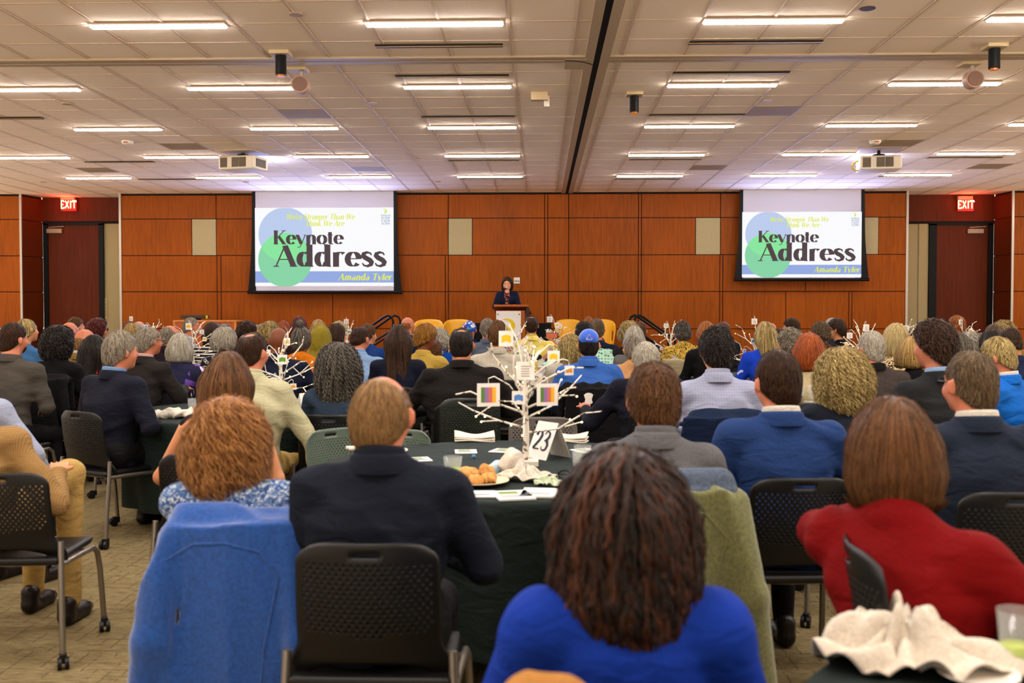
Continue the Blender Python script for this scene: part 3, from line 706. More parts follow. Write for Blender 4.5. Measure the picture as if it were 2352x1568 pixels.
def recess(side):
    L = side < 0
    if L: ft0, ft1, bk0, f0, lf0, lf1, f1, bg = 52, 50, 99, 101, 112, 228, 239, 277
    else: ft0, ft1, bk0, f0, lf0, lf1, f1, bg = 2322, 2324, 2282, 2280, 2268, 2150, 2133, 2082
    zt = zz(517, RD, lf0 if L else lf0); zhead = zt + .03
    # side return and outer front wall
    g = MB(); xo = wx(ft1); xi = rx(bk0); xe = X0 if L else X1
    lo, hi = sorted((xe, xo)); g.box((lo, WALLY, 0), (hi, WALLY + .7, CEIL), 1)
    for r in range(6):
        z1, z0 = ZR[r] - .008, ZR[r + 1] + .008
        c = [xo, xo - 2.2, xo - 4.4, xe] if L else [xo, xo + 2.2, xo + 4.4, xe]
        for a, b_ in zip(c, c[1:]):
            a, b_ = sorted((a, b_)); g.box((a + .008, WALLY - .02, z0), (b_ - .008, WALLY + .01, z1), 0)
    o = g.build('wall_left_front' if L else 'wall_right_front', [M_wood, M_gap]); o['kind'] = 'structure'
    # the splayed return
    g = MB(); s_ = 1 if L else -1
    for r in range(6):
        z1, z0 = ZR[r] - .006, ZR[r + 1] + .006
        V = [(xo, WALLY - .02, z0), (xi, RD, z0), (xi, RD, z1), (xo, WALLY - .02, z1), (xo - .03 * s_, WALLY, z0), (xi - .03 * s_, RD + .03, z0), (xi - .03 * s_, RD + .03, z1), (xo - .03 * s_, WALLY, z1)]
        g.add(V, [(0, 1, 2, 3), (7, 6, 5, 4), (3, 2, 6, 7), (0, 4, 5, 1), (0, 3, 7, 4), (1, 5, 6, 2)], 0)
    V = [(xo - .02 * s_, WALLY - .01, 0), (xi - .02 * s_, RD, 0), (xi - .02 * s_, RD, CEIL), (xo - .02 * s_, WALLY - .01, CEIL)]; g.add(V, [(0, 1, 2, 3)], 1)
    o = g.build('wall_left_return' if L else 'wall_right_return', [M_wood_dk, M_gap]); o['kind'] = 'structure'  # return's shade put into its colour by using the darker door wood
    for nm, xx in (('a', xo), ('b', xa if L else xb)):
        k = MB().box((xx - .022, WALLY - .035, 0), (xx + .022, WALLY + .0, CEIL)).build('trim_corner_%s_%s' % ('left' if L else 'right', nm), M_steel); k['kind'] = 'structure'
    # header over the door, beige side wall, door frame
    a, b_ = sorted((rx(bk0), rx(bg) + (.25 if L else -.25)))
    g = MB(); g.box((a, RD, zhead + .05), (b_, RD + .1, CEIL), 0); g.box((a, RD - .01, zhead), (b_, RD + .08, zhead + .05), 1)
    a2, b2 = sorted((rx(f1), rx(bg) + (.25 if L else -.25))); g.box((a2, RD + .02, 0), (b2, RD + .1, zhead), 2)
    if not L: g.box((rx(2110), RD + .0, 0), (rx(2131), RD + .02, zhead), 2)
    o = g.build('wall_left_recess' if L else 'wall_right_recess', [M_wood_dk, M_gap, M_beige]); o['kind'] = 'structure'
    g = MB()
    for p, q in ((f0, lf0), (lf1, f1)):
        u, v = sorted((rx(p), rx(q))); g.box((u, RD - .03, 0), (v, RD + .08, zhead))
    u, v = sorted((rx(f0), rx(f1))); g.box((u, RD - .03, zt), (v, RD + .08, zhead + .02))
    fr = g.build('door_1' if L else 'door_2', M_black); fr['kind'] = 'structure'
    u, v = sorted((rx(lf0), rx(lf1))); MB().box((u, RD, 0.01), (v, RD + .05, zt)).build('door_leaf', M_wood_dk, fr)
    cx = rx(128 if L else 2238); k = MB(); k.box((cx - .16, RD - .06, zt - .17), (cx + .16, RD, zt - .075)); k.build('door_closer', mat('closer', C8(150, 128, 104), .4, .3), fr, bevel=.008)
    k = MB(); k.tube([(cx - .12, RD - .04, zt - .05), (cx + .2, RD - .05, zt - .03)], .01); k.build('closer_arm', M_steel, fr)
    # exit sign
    ex = (158 if L else 2218); c = atY(ex, 470, RD - .06)
    e = empty('exit_sign', (c[0], RD - .06, c[2]), 0, 'red lit EXIT sign over the left door' if L else 'red lit EXIT sign over the right door', 'exit sign', 'lit exit signs')
    MB().box((-.155, -.012, -.125), (.155, .012, .10)).build('face', mat('exit_face', C8(150, 8, 8), .3, emit=C8(255, 20, 10), es=1.3), e, bevel=.004)
    MB().box((-.16, -.03, .10), (.13, .05, .17)).build('housing', mat('exit_housing', C8(176, 140, 112), .4), e)
    txt('EXIT', e, (0, -.016, -.075), .155, mat('exit_letters', C8(255, 200, 150), .3, emit=C8(255, 190, 130), es=3.0), 'lettering', align='c', block=True, y=-.016, sx=.85)
    ld = bpy.data.lights.new('exit_glow', 'POINT'); ld.energy = 5; ld.color = (1, .05, .02); ld.shadow_soft_size = .08
    lo = bpy.data.objects.new('exit_glow', ld); COL.objects.link(lo); lo.parent = e; lo.location = (0, -.16, .05)

# ---- lettering: high-contrast serif strokes
def arc(cx, cy_, rx_, ry_, a0, a1, n=14):
    return [(cx + rx_ * math.cos(math.radians(a0 + (a1 - a0) * i / n)), cy_ + ry_ * math.sin(math.radians(a0 + (a1 - a0) * i / n))) for i in range(n + 1)]
N_, K_ = 'n', 'k'
def gl():
    G = {}
    se = lambda x, y, w=.13: ([(x - w, y), (x + w, y)], N_)
    G['K'] = (.82, [([(.2, 0), (.2, 1)], K_), ([(.68, .98), (.24, .42)], N_), ([(.36, .58), (.68, .02)], K_), se(.2, .015), se(.2, .985), se(.68, .015), se(.66, .985)])
    G['A'] = (.86, [([(.10, .02), (.42, .98)], N_), ([(.42, .97), (.72, .02)], K_), ([(.22, .33), (.6, .33)], N_), se(.1, .015, .10), se(.72, .015)])
    G['e'] = (.60, [(arc(.31, .34, .21, .31, 350, 90), None), (arc(.31, .34, .21, .31, 90, 0), N_), ([(.12, .36), (.53, .36)], N_)]); G['e'] = (.60, [(arc(.31, .34, .20, .31, -40, -360, 26), None), ([(.12, .36), (.51, .36)], N_)])
    G['y'] = (.62, [([(.10, .66), (.33, .02)], K_), ([(.56, .66), (.30, -.10), (.22, -.22), (.10, -.22)], N_), se(.1, .665, .09), se(.55, .665, .07)])
    G['n'] = (.66, [([(.15, 0), (.15, .66)], K_), (arc(.33, .46, .16, .2, 170, 0, 8) + [(.49, 0)], None), se(.15, .01, .1), se(.49, .01, .1)])
    G['o'] = (.64, [(arc(.32, .34, .21, .31, 0, 360, 28), None)])
    G['t'] = (.42, [([(.19, .88), (.19, .16)], K_), (arc(.30, .16, .11, .14, 180, 300, 8), None), ([(.03, .66), (.36, .66)], N_)])
    G['d'] = (.68, [([(.48, 0), (.48, 1.02)], K_), (arc(.29, .34, .17, .31, 60, 330, 22), None), se(.42, 1.01, .07), se(.54, .01, .07)])
    G['r'] = (.50, [([(.15, 0), (.15, .66)], K_), (arc(.31, .48, .15, .17, 170, 40, 8), None), se(.15, .01, .11)])
    G['s'] = (.50, [([(.40, .52), (.36, .62), (.24, .655), (.13, .60), (.11, .50), (.19, .40), (.33, .30), (.40, .20), (.38, .08), (.26, .015), (.13, .05), (.08, .16)], 's')])
    G['S'] = (.62, [([(.50, .78), (.44, .94), (.30, .99), (.15, .92), (.11, .75), (.20, .60), (.40, .44), (.51, .28), (.48, .10), (.30, .01), (.14, .07), (.09, .24)], 's')])
    G['g'] = (.62, [(arc(.28, .44, .17, .21, 0, 360, 20), None), (arc(.28, -.02, .2, .17, 120, 420, 20), None), ([(.42, .62), (.55, .66)], N_)])
    G['h'] = (.66, [([(.15, 0), (.15, 1)], K_), (arc(.33, .46, .16, .2, 170, 0, 8) + [(.49, 0)], None), se(.15, .01, .1), se(.49, .01, .1)])
    G['a'] = (.60, [([(.42, .02), (.42, .46)], K_), (arc(.27, .48, .15, .17, 0, 150, 8), N_), (arc(.27, .2, .15, .19, 60, 320, 14), None)])
    G['i'] = (.34, [([(.16, 0), (.16, .66)], K_), ([(.16, .82), (.16, .94)], K_), se(.16, .01, .1)])
    G['k'] = (.64, [([(.15, 0), (.15, 1)], K_), ([(.5, .64), (.2, .3)], N_), ([(.28, .4), (.52, .02)], K_), se(.15, .01, .1)])
    G['m'] = (.98, [([(.15, 0), (.15, .66)], K_), (arc(.31, .46, .15, .2, 170, 0, 8) + [(.46, 0)], None), (arc(.62, .46, .15, .2, 170, 0, 8) + [(.77, 0)], None)])
    G['l'] = (.34, [([(.16, 0), (.16, 1)], K_), se(.16, .01, .1)])
    G['W'] = (1.06, [([(.12, .98), (.34, .02)], K_), ([(.34, .02), (.54, .98)], N_), ([(.54, .98), (.76, .02)], K_), ([(.76, .02), (.96, .98)], N_), se(.12, .985, .09), se(.96, .985, .08)])
    G['T'] = (.76, [([(.38, 0), (.38, 1)], K_), ([(.08, .98), (.68, .98)], N_), ([(.08, .98), (.08, .8)], N_), ([(.68, .98), (.68, .8)], N_), se(.38, .01)])
    G["'"] = (.24, [([(.14, 1), (.09, .76)], K_)])
    G['N'] = (.84, [([(.14, 0), (.14, 1)], N_), ([(.14, .98), (.68, .02)], K_), ([(.68, 0), (.68, 1)], N_)])
    G['I'] = (.36, [([(.18, 0), (.18, 1)], K_), se(.18, .01), se(.18, .99)])
    G['E'] = (.68, [([(.16, 0), (.16, 1)], K_), ([(.1, .985), (.56, .985)], N_), ([(.1, .5), (.46, .5)], N_), ([(.1, .015), (.58, .015)], N_), ([(.56, .98), (.56, .82)], N_), ([(.58, .02), (.58, .2)], N_)])
    G['R'] = (.76, [([(.16, 0), (.16, 1)], K_), (arc(.30, .76, .22, .22, 90, -90, 12), None), ([(.16, .98), (.30, .98)], N_), ([(.16, .54), (.30, .54)], N_), ([(.34, .53), (.64, .02)], K_)])
    G['F'] = (.64, [([(.16, 0), (.16, 1)], K_), ([(.1, .985), (.56, .985)], N_), ([(.1, .5), (.46, .5)], N_), se(.16, .01)])
    G['H'] = (.82, [([(.16, 0), (.16, 1)], K_), ([(.62, 0), (.62, 1)], K_), ([(.16, .5), (.62, .5)], N_)])
    G['C'] = (.76, [(arc(.42, .5, .32, .48, 45, 315, 22), None)])
    G['O'] = (.82, [(arc(.41, .5, .32, .48, 0, 360, 28), None)])
    G['X'] = (.76, [([(.12, 1), (.64, 0)], K_), ([(.62, 1), (.1, 0)], N_)])
    G['2'] = (.66, [([(.12, .74), (.16, .92), (.31, .99), (.46, .92), (.51, .74), (.42, .50), (.10, .06)], None), ([(.10, .06), (.56, .06)], K_)])
    G['3'] = (.62, [([(.10, .82), (.18, .97), (.32, .99), (.45, .90), (.46, .72), (.36, .57), (.24, .53), (.40, .48), (.51, .30), (.45, .08), (.28, .01), (.12, .07), (.08, .2)], 's')])
    G['1'] = (.44, [([(.22, 0), (.22, 1)], K_), ([(.05, .84), (.22, .98)], N_), se(.22, .01)])
    G['9'] = (.64, [(arc(.31, .69, .19, .30, 0, 360, 24), None), ([(.50, .72), (.48, .40), (.36, .12), (.14, .0)], None)])
    return G
GL = gl()
def txt(s_, parent, loc, size, m, name, align='l', bold=.17, thin=.035, slant=0., block=False, y=0., rz=0, sx=1., M=None, track=0.):
    """flat lettering built from strokes, standing in the XZ plane, facing -Y"""
    mb = MB(); pen = 0.; W = sum((.3 if c == ' ' else GL[c][0] + track) for c in s_); off = {'l': 0, 'c': -W / 2, 'r': -W}[align]
    for c in s_:
        if c == ' ': pen += .3; continue
        w, st = GL[c]
        for path, kind in st:
            if block and len(path) == 2 and abs(path[0][1] - path[1][1]) < .01 and abs(path[0][0] - path[1][0]) < .27 and c != 'E': continue
            n = len(path); q = []
            for i, (x, z) in enumerate(path):
                a = path[max(i - 1, 0)]; b_ = path[min(i + 1, n - 1)]; dx, dz = b_[0] - a[0], b_[1] - a[1]; L = math.hypot(dx, dz) + 1e-9; nx, nz = -dz / L, dx / L
                if block: hw = .075
                elif kind == 'n': hw = thin / 2
                elif kind == 'k': hw = bold / 2 * max(abs(nx), .35)
                elif kind == 's': f = i / (n - 1); hw = thin / 2 + (bold - thin) / 2 * max(0, math.sin(math.pi * f)) ** 1.5
                else: hw = math.hypot(bold / 2 * nx, thin / 2 * nz)
                q.append(((x + nx * hw, z + nz * hw), (x - nx * hw, z - nz * hw)))
            V = []
            for a, b_ in q:
                for (x, z) in (a, b_): V.append(((off + pen + x) * size * sx + slant * z * size, 0, z * size))
            mb.add(V, [(2 * i, 2 * i + 2, 2 * i + 3, 2 * i + 1) for i in range(n - 1)])
        pen += w + track
    o = mb.build(name, m, parent, loc); o.rotation_euler = (0, 0, rz)
    if M is not None: o.matrix_local = M
    md = o.modifiers.new('thick', 'SOLIDIFY'); md.thickness = .002; md.offset = 0
    return o
recess(-1); recess(1)

# ---- ceiling lights
M_lens = mat('light_lens', C8(240, 240, 250), .4)
def b_lens(nt, b, col):
    sx = nt.n('ShaderNodeSeparateXYZ'); nt.l(coord(nt), sx.inputs[0])
    w = nt.n('ShaderNodeMath', operation='SINE'); m = nt.n('ShaderNodeMath', operation='MULTIPLY'); nt.l(sx.outputs[0], m.inputs[0]); m.inputs[1].default_value = 2 * math.pi / .047; nt.l(m.outputs[0], w.inputs[0])
    r = nt.n('ShaderNodeMapRange'); nt.l(w.outputs[0], r.inputs[0]); r.inputs[1].default_value = -1; r.inputs[3].default_value = LAMP * .8; r.inputs[4].default_value = LAMP * 1.9
    nt.l(r.outputs[0], b.inputs['Emission Strength'])
M_lens = mat('light_lens_lit', C8(255, 250, 245), .4, emit=(1.0, .965, .94), es=LAMP * 1.35, build=b_lens)
LW = 2 * T
lm_frame = MB().box((-LW / 2, -.06, -.012), (LW / 2, .06, .0)).mesh('light_frame'); lm_frame.materials.append(M_grid)
lm_lens = MB().box((-LW / 2 + .01, -.036, -.026), (LW / 2 - .01, .036, -.0125)).mesh('light_lens'); lm_lens.materials.append(M_lens)
def fixture(xc, y, label):
    e = empty('ceiling_light', (xc, y, CEIL - .006), 0, label, 'ceiling light', 'linear ceiling lights')
    link('frame', lm_frame, [], e); link('lens', lm_lens, [], e)
rowname = ['nearest row', 'second row', 'third row', 'fourth row', 'fifth row']
lefts = {0: [0, 1], 1: [0, 1, 2], 2: [0, 1, 2], 3: [0, 1, 2, 3], 4: [0, 1, 2, 3]}
colname = ['first left of the ceiling track', 'second left of the ceiling track', 'third left of the ceiling track', 'fourth left of the ceiling track']
PL = 2.293
for k in range(5):
    for c in lefts[k]:
        fixture(-.30 - LW / 2 - PL * c, RY + PL * k * 4 * T / PL, 'lit strip light in the %s, %s' % (rowname[k], colname[c]))
    for c in ([0, 1] if k < 2 else [0, 1, 2]):
        fixture(1.33 + LW / 2 + PL * c, RY + 4 * T * k, 'lit strip light in the %s, %s' % (rowname[k], colname[c].replace('left', 'right')))
for (x, y) in [(a, RY - T * b_) for a in (-5.5, -3.2, -.9, 1.9, 4.2, 6.5) for b_ in (4, 8, 12)] + [(a, RY + T * b_) for a in (-10.4, 10.2) for b_ in (0, 4, 8, 12, 16)]:   # the same fixtures outside the picture
    if 1:
        ld = bpy.data.lights.new('room_light', 'AREA'); ld.shape = 'RECTANGLE'; ld.size = LW; ld.size_y = .12; ld.energy = 26; ld.color = (1, .95, .91)
        lo = bpy.data.objects.new('room_light', ld); COL.objects.link(lo); lo.location = (x, y, CEIL - .03)
# ---- slot diffusers
M_slot = mat('slot', C8(26, 18, 12), .6); M_slot2 = mat('slot_bar', C8(150, 118, 76), .4)
def slot(px0, px1, py, label, dark=True):
    a = atZ(px0, py, CEIL); b_ = atZ(px1, py, CEIL); w = b_[0] - a[0]; e = empty('air_slot', ((a[0] + b_[0]) / 2, (a[1] + b_[1]) / 2, CEIL - .006), 0, label, 'air vent', 'long dark air slots in the ceiling')
    MB().box((-w / 2, -.055, -.006), (w / 2, .055, .0)).build('throat', M_slot, e)
    MB().box((-w / 2, -.012, -.012), (w / 2, .012, -.006)).build('blade', M_slot2, e)
for a in [(862, 1155, 103, 'dark double air slot behind the nearest middle strip light'), (908, 1169, 173, 'dark air slot in front of the second middle strip light'), (968, 1182, 267, 'dark air slot in front of the third middle strip light'),
          (1030, 1193, 368, 'dark air slot just beyond the fourth middle strip light'), (1057, 1202, 410, 'dark air slot just beyond the fifth middle strip light'), (-60, 98, 270, 'dark air slot at the left edge of the ceiling'),
          (195, 355, 371, 'dark air slot between the two left return grilles'), (318, 465, 411, 'dark air slot on the left above the wood wall, near the left projector'), (1583, 1887, 95, 'dark double air slot behind the nearest strip light right of the track'),
          (1545, 1812, 166, 'dark air slot in front of the second strip light right of the track'), (1490, 1710, 263, 'dark air slot in front of the third strip light right of the track'), (1445, 1610, 366, 'dark air slot beyond the fourth strip light right of the track'),
          (1413, 1560, 411, 'dark air slot near the wall just right of the track'), (2132, 2300, 361, 'dark air slot beyond the right projector at far right'), (2020, 2170, 404, 'dark air slot behind the right projector')]: slot(*a)
# ---- return grilles (grey tiles)
def grille(px, py, label, col=C8(150, 126, 100)):
    p = atZ(px, py, CEIL); kx = (math.floor((p[0] - XL) / T) * T + XL) if p[0] < XL else (math.floor((p[0] - XR) / T) * T + XR); ky = math.floor((p[1] - RY) / T) * T + RY
    g = MB(); g.box((0.015, .015, -.005), (T - .015, T - .015, -.001))
    for i in range(22): g.box((.02, .03 + i * .0235, -.008), (T - .02, .04 + i * .0235, -.005))
    tag(g.build('return_grille', mat('grille', col, .6), None, (kx, ky, CEIL)), label, 'ceiling vent', 'grey return air grilles')
for a in [(690, 262, 'grey return grille between the strip lights above the large screen'), (405, 335, 'grey return grille left of the left projector'), (205, 388, 'grey return grille at far left over the exit door'), (840, 387, 'pale return grille lit by the large screen'),
          (1790, 253, 'grey return grille lit blue above the smaller screen'), (2080, 326, 'grey return grille beyond the right projector'), (1630, 382, 'grey return grille left of the smaller screen'), (2300, 378, 'grey return grille at the far right of the ceiling')]: grille(*a)
# ---- discs, detectors, hanging speakers and cameras
disc = MB().cyl((0, 0, -.012), .055, .012, 20).mesh('ceiling_disc'); disc.materials.append(mat('disc', C8(176, 150, 120), .5))
for px, py, lb in [(680, 31, 'nearest small round sprinkler cover on the ceiling, left'), (153, 237, 'round sprinkler cover at the left of the ceiling'), (856, 236, 'round sprinkler cover above the large screen'), (1762, 230, 'round sprinkler cover above the smaller screen'), (440, 363, 'round sprinkler cover left of the left projector'),
                   (960, 361, 'round sprinkler cover between the middle strip lights'), (1006, 416, 'round sprinkler cover close to the wood wall'), (1627, 357, 'round sprinkler cover right of the ceiling track'), (100, 417, 'round sprinkler cover near the left exit sign'), (565, 417, 'round sprinkler cover beneath the left projector')]:
    p = atZ(px, py, CEIL); tag(link('sprinkler_cover', disc, [], None, p), lb, 'sprinkler', 'round sprinkler covers')
o = link('downlight', MB().cyl((0, 0, -.006), .06, .006, 20).mesh('downlight'), mat('dark_disc', C8(60, 44, 32), .5), None, atZ(1993, 19, CEIL)); tag(o, 'dark round recessed disc in the ceiling at upper right', 'downlight')
for px, py, lb in [(293, 324, 'white smoke detector left on the ceiling'), (2010, 323, 'white smoke detector above the right projector')]:
    e = empty('smoke_detector', atZ(px, py, CEIL), 0, lb, 'smoke detector', 'white smoke detectors'); MB().lathe([(0, -.05), (.06, -.05), (.075, -.03), (.08, 0)], 20).build('body', M_white, e); MB().box((-.03, -.082, -.032), (.03, -.07, -.02)).build('lamp', mat('red_lamp', C8(190, 40, 30), .4), e)
def hanging(px, py, kind, lb):
    p = atZ(px, py, CEIL - .0); e = empty('ceiling_camera' if kind == 'c' else 'ceiling_speaker' if kind == 's' else 'ceiling_box', p, 0, lb, {'c': 'camera', 's': 'speaker', 'b': 'sensor box'}[kind])
    MB().box((-.09, -.09, -.035), (.09, .09, 0)).build('plate', mat('plate_beige', C8(190, 168, 130), .5), e, bevel=.006)
    if kind == 'c':
        MB().cyl((0, 0, -.21), .05, .18, 18).build('barrel', M_black, e); MB().cyl((0, 0, -.225), .035, .016, 16).build('lens', mat('amber_lens', C8(120, 60, 15), .2, emit=C8(255, 140, 30), es=.25), e)
    if kind == 's':
        MB().cyl((.03, 0, -.10), .02, .08, 10).build('stem', M_steel, e); MB().cyl((.03, -.07, -.17), .085, .10, 20, axis='y').build('drum', mat('speaker_body', C8(176, 140, 118), .5), e); MB().cyl((.03, -.08, -.17), .07, .012, 20, axis='y').build('grille', mat('speaker_grille', C8(128, 96, 82), .6), e)
    if kind == 'b':
        MB().box((.05, -.03, -.15), (.11, .03, -.035)).build('bracket', M_white, e); MB().box((-.09, -.1, -.09), (.09, .0, -.035)).build('cover', mat('plate_beige', C8(190, 168, 130)), e)
hanging(645, 119, 'c', 'black cylinder camera hanging near the cross track, left'); hanging(685, 156, 's', 'round speaker hanging beside the left black camera'); hanging(1239, 214, 'b', 'beige sensor box under the ceiling beside the track')
hanging(1457, 213, 'c', 'black cylinder camera hanging just right of the ceiling track'); hanging(2284, 103, 'c', 'black cylinder camera hanging at the far right of the ceiling'); hanging(2226, 143, 's', 'round speaker hanging below the right black camera')
# ---- projectors
def projector(px, left):
    Y = 14.8; p = atY(px, 377, Y); e = empty('projector', (p[0], Y, p[2]), 0, 'white ceiling projector aimed at the large screen' if left else 'white ceiling projector with yellow cable aimed at the smaller screen', 'projector', 'ceiling projectors')
    s = -1 if left else 1; e.rotation_euler[2] = math.radians(-14 * s * -1 if left else -10)
    MB().box((-.29, -.22, -.10), (.29, .22, .10)).build('case', mat('projector_white', C8(226, 212, 190), .5), e, bevel=.03)
    for x0 in (-.20, -.01, .11):
        g = MB(); g.box((x0 - .05, -.228, -.07), (x0 + .06, -.222, .07))
        for i in range(7): g.box((x0 - .045, -.233, -.062 + i * .019), (x0 + .055, -.227, -.056 + i * .019), 1)
        g.build('vent', [mat('vent_dark', C8(70, 58, 46), .6), mat('vent_slat', C8(150, 134, 112), .6)], e)
    g = MB(); g.box((.291, -.14, -.06), (.296, .14, .06)); g.build('side_vent', mat('vent_dark', C8(70, 58, 46), .6), e)
    MB().cyl((.0, .22, 0), .06, .05, 20, axis='y').build('lens', M_black, e)
    h = CEIL - p[2]; MB().cyl((0, 0, .10), .025, h - .1, 12).cyl((0, 0, .10), .09, .04, 16).build('mount', M_black, e)
    MB().box((-.3, -.28, h - .012), (.3, .28, h - .002)).build('mount_plate', mat('mount_plate', C8(196, 176, 160), .5), e)
    if not left: MB().tube([(-.29, -.05, .05), (-.36, -.06, .02), (-.38, -.04, -.05), (-.32, 0, -.09), (-.28, 0, -.08)], .012).build('cable', mat('yellow_cable', C8(220, 190, 40), .5), e)
    ld = bpy.data.lights.new('projector_spill', 'AREA'); ld.size = .3; ld.energy = 7; ld.color = (.50, .58, 1.0)
    lo = bpy.data.objects.new('projector_spill', ld); COL.objects.link(lo); lo.parent = e; lo.location = (0, .5, -.1); lo.rotation_euler = (math.radians(125), 0, 0)
projector(559, True); projector(2018, False)

# ---- projection screens
M_scr = {}
def em(name, c, k=1.0): return mat('slide_' + name, (0, 0, 0, 1), .9, spec=0, emit=C8(*c), es=SCREEN * k)
def screen(x0, x1, yt, yb, ix0, ix1, iy0, iy1, Y, left):
    A = lambda px, py: atY(px, py, Y); cxp = (x0 + x1) / 2; c = A(cxp, (iy0 + iy1) / 2)
    e = empty('projection_screen', (c[0], Y, c[2]), 0, 'large projection screen showing the keynote slide, left' if left else 'smaller projection screen showing the keynote slide, right', 'projection screen', 'hanging projection screens')
    W = A(x1, 600)[0] - A(x0, 600)[0]; H1 = CEIL - .002 - c[2]; H0 = A(cxp, yb)[2] - c[2]
    g = MB(); g.box((-W / 2, 0, H0), (W / 2, .004, H1)); g.build('screen_cloth', mat('screen_cloth', C8(190, 186, 196), .8), e)
    for s in (-1, 1):                                    # black tensioned edges that flare to the bar
        V = []; n = 12
        for i in range(n + 1):
            t = i / n; z = H1 + (H0 - H1) * t; o = W / 2 + .055 + .03 * t + .10 * max(0, t - .45) ** 1.6 * 1.6
            V += [(s * (W / 2 - .01), -.003, z), (s * o, -.003, z), (s * o, .006, z), (s * (W / 2 - .01), .006, z)]
        F = []
        for i in range(n):
            for k in range(4): a = i * 4 + k; b_ = i * 4 + (k + 1) % 4; F.append((a, b_, b_ + 4, a + 4) if s > 0 else (a, a + 4, b_ + 4, b_))
        MB().add(V, F).build('edge_band', M_black, e)
    ob = W / 2 + .155; g = MB(); g.cyl((-ob, 0, H0 - .025), .032, 2 * ob, 14, axis='x'); g.build('weight_bar', M_black, e)
    # the slide: 16:9, laid out in a 0..1.777 x 0..1 frame
    w = A(ix1, 600)[0] - A(ix0, 600)[0]; h = A(cxp, iy0)[2] - A(cxp, iy1)[2]; u = h; xo = (A((ix0 + ix1) / 2, 600)[0] - c[0]) - w / 2; zo = -h / 2; kx = w / (1.777 * h)
    q = lambda x, z, y=-.004: (xo + x * u * kx, y, zo + z * u)
    def rect(x0_, z0_, x1_, z1_, m, name, y=-.004): MB().add([q(x0_, z0_, y), q(x1_, z0_, y), q(x1_, z1_, y), q(x0_, z1_, y)], [(0, 1, 2, 3)]).build(name, m, e)
    rect(0, 0, 1.777, 1, em('white', (252, 252, 255), 1.0), 'slide')
    rect(0, .045, 1.777, .19, em('band', (150, 172, 226)), 'slide_band', -.006)
    def circ(cx, cz, r, m, name, y, clip=None):
        pts = []
        for i in range(72):
            a = 2 * math.pi * i / 72; x, z = cx + r * math.cos(a), cz + r * math.sin(a); pts.append(q(x, min(max(z, .0), .998), y))
        MB().add(pts, [tuple(range(72))]).build(name, m, e)
    circ(.39, .66, .345, em('blue_disc', (190, 206, 238)), 'slide_disc_blue', -.008)
    circ(.385, .335, .345, em('green_disc', (138, 214, 168)), 'slide_disc_green', -.010)
    # the overlap, a lens between two arcs
    P = []; r = .345; dz = (.66 - .335) / 2; half = math.sqrt(r * r - dz * dz); th = math.asin(half / r)
    for i in range(25): a = math.pi / 2 + th - 2 * th * i / 24; P.append(q(.387 + r * math.cos(a), .335 + r * math.sin(a), -.012))
    for i in range(1, 24): a = -math.pi / 2 + th - 2 * th * i / 24; P.append(q(.387 + r * math.cos(a), .66 + r * math.sin(a), -.012))
    MB().add(P, [tuple(range(len(P)))]).build('slide_disc_overlap', em('lens_disc', (140, 232, 160)), e)
    dk = em('ink', (86, 72, 74)); yl = em('yellow', (228, 236, 96)); nv = em('navy', (90, 120, 170))
    txt('Keynote', e, q(.225, .535, -.016), .175 * u, dk, 'slide_text_keynote', bold=.215, thin=.05, sx=1.27 * kx, track=-.04)
    txt('Address', e, q(.235, .25, -.016), .275 * u, dk, 'slide_text_address', bold=.215, thin=.05, sx=1.31 * kx, track=-.045)
    txt("We're Stronger Than We", e, q(.40, .85, -.016), .072 * u, yl, 'slide_text_title', bold=.19, thin=.06, slant=.25, sx=1.02 * kx, track=-.045)
    txt('Think We Are', e, q(.64, .765, -.016), .072 * u, yl, 'slide_text_subtitle', bold=.19, thin=.06, slant=.25, sx=1.02 * kx, track=-.045)
    txt('Amanda Tyler', e, q(1.75, .075, -.016), .085 * u, yl, 'slide_text_name', bold=.20, thin=.06, slant=.25, align='r', sx=1.13 * kx, track=-.03)
    for i, s_ in enumerate(('KANSAS', 'INTER', 'FAITH', 'ACTION')):
        txt(s_, e, q(1.61 + .068, .885 - i * .034, -.016), .026 * u, nv, 'slide_logo_word', bold=.16, thin=.06, align='c', sx=(1.0, 1.25, 1.25, 1.0)[i] * kx)
    swoosh(e, q(1.665, .955, -.016), .055 * u, em('swoosh', (214, 232, 70)), 'slide_logo_mark')
    ld = bpy.data.lights.new('screen_glow', 'AREA'); ld.shape = 'RECTANGLE'; ld.size = w; ld.size_y = h; ld.energy = 95 * w / 2.7; ld.color = (.36, .45, 1.0)
    lo = bpy.data.objects.new('screen_glow', ld); COL.objects.link(lo); lo.parent = e; lo.location = (xo + w / 2, -.03, 0); lo.rotation_euler = (math.radians(-90), 0, 0)
def swoosh(parent, loc, s, m, name):
    out = [(-.55, .42), (-.1, .5), (.3, .38), (.5, .08), (.48, -.2), (.3, -.45), (.12, -.55), (.0, -.45), (-.1, -.3), (-.16, -.02), (.05, -.25), (.18, -.05), (.17, .12), (0, .3), (-.25, .38)]
    mb = MB(); cpt = [(x * s, 0, z * s) for x, z in out]
    tri = [(0, 1, 14), (1, 13, 14), (1, 2, 13), (2, 12, 13), (2, 3, 12), (3, 11, 12), (3, 4, 11), (4, 5, 11), (5, 10, 11), (5, 6, 10), (6, 7, 10), (7, 8, 10), (8, 9, 10)]
    mb.add(cpt, tri); mb.add([(.02 * s + .05 * s * math.cos(a), 0, -.70 * s + .07 * s * math.sin(a)) for a in np.linspace(0, 5.6, 9)], [tuple(range(9))])
    o = mb.build(name, m, parent, loc); md = o.modifiers.new('thick', 'SOLIDIFY'); md.thickness = .002; md.offset = 0; return o
screen(586, 905, 441, 668, 586, 904, 477, 657, 19.5, True)
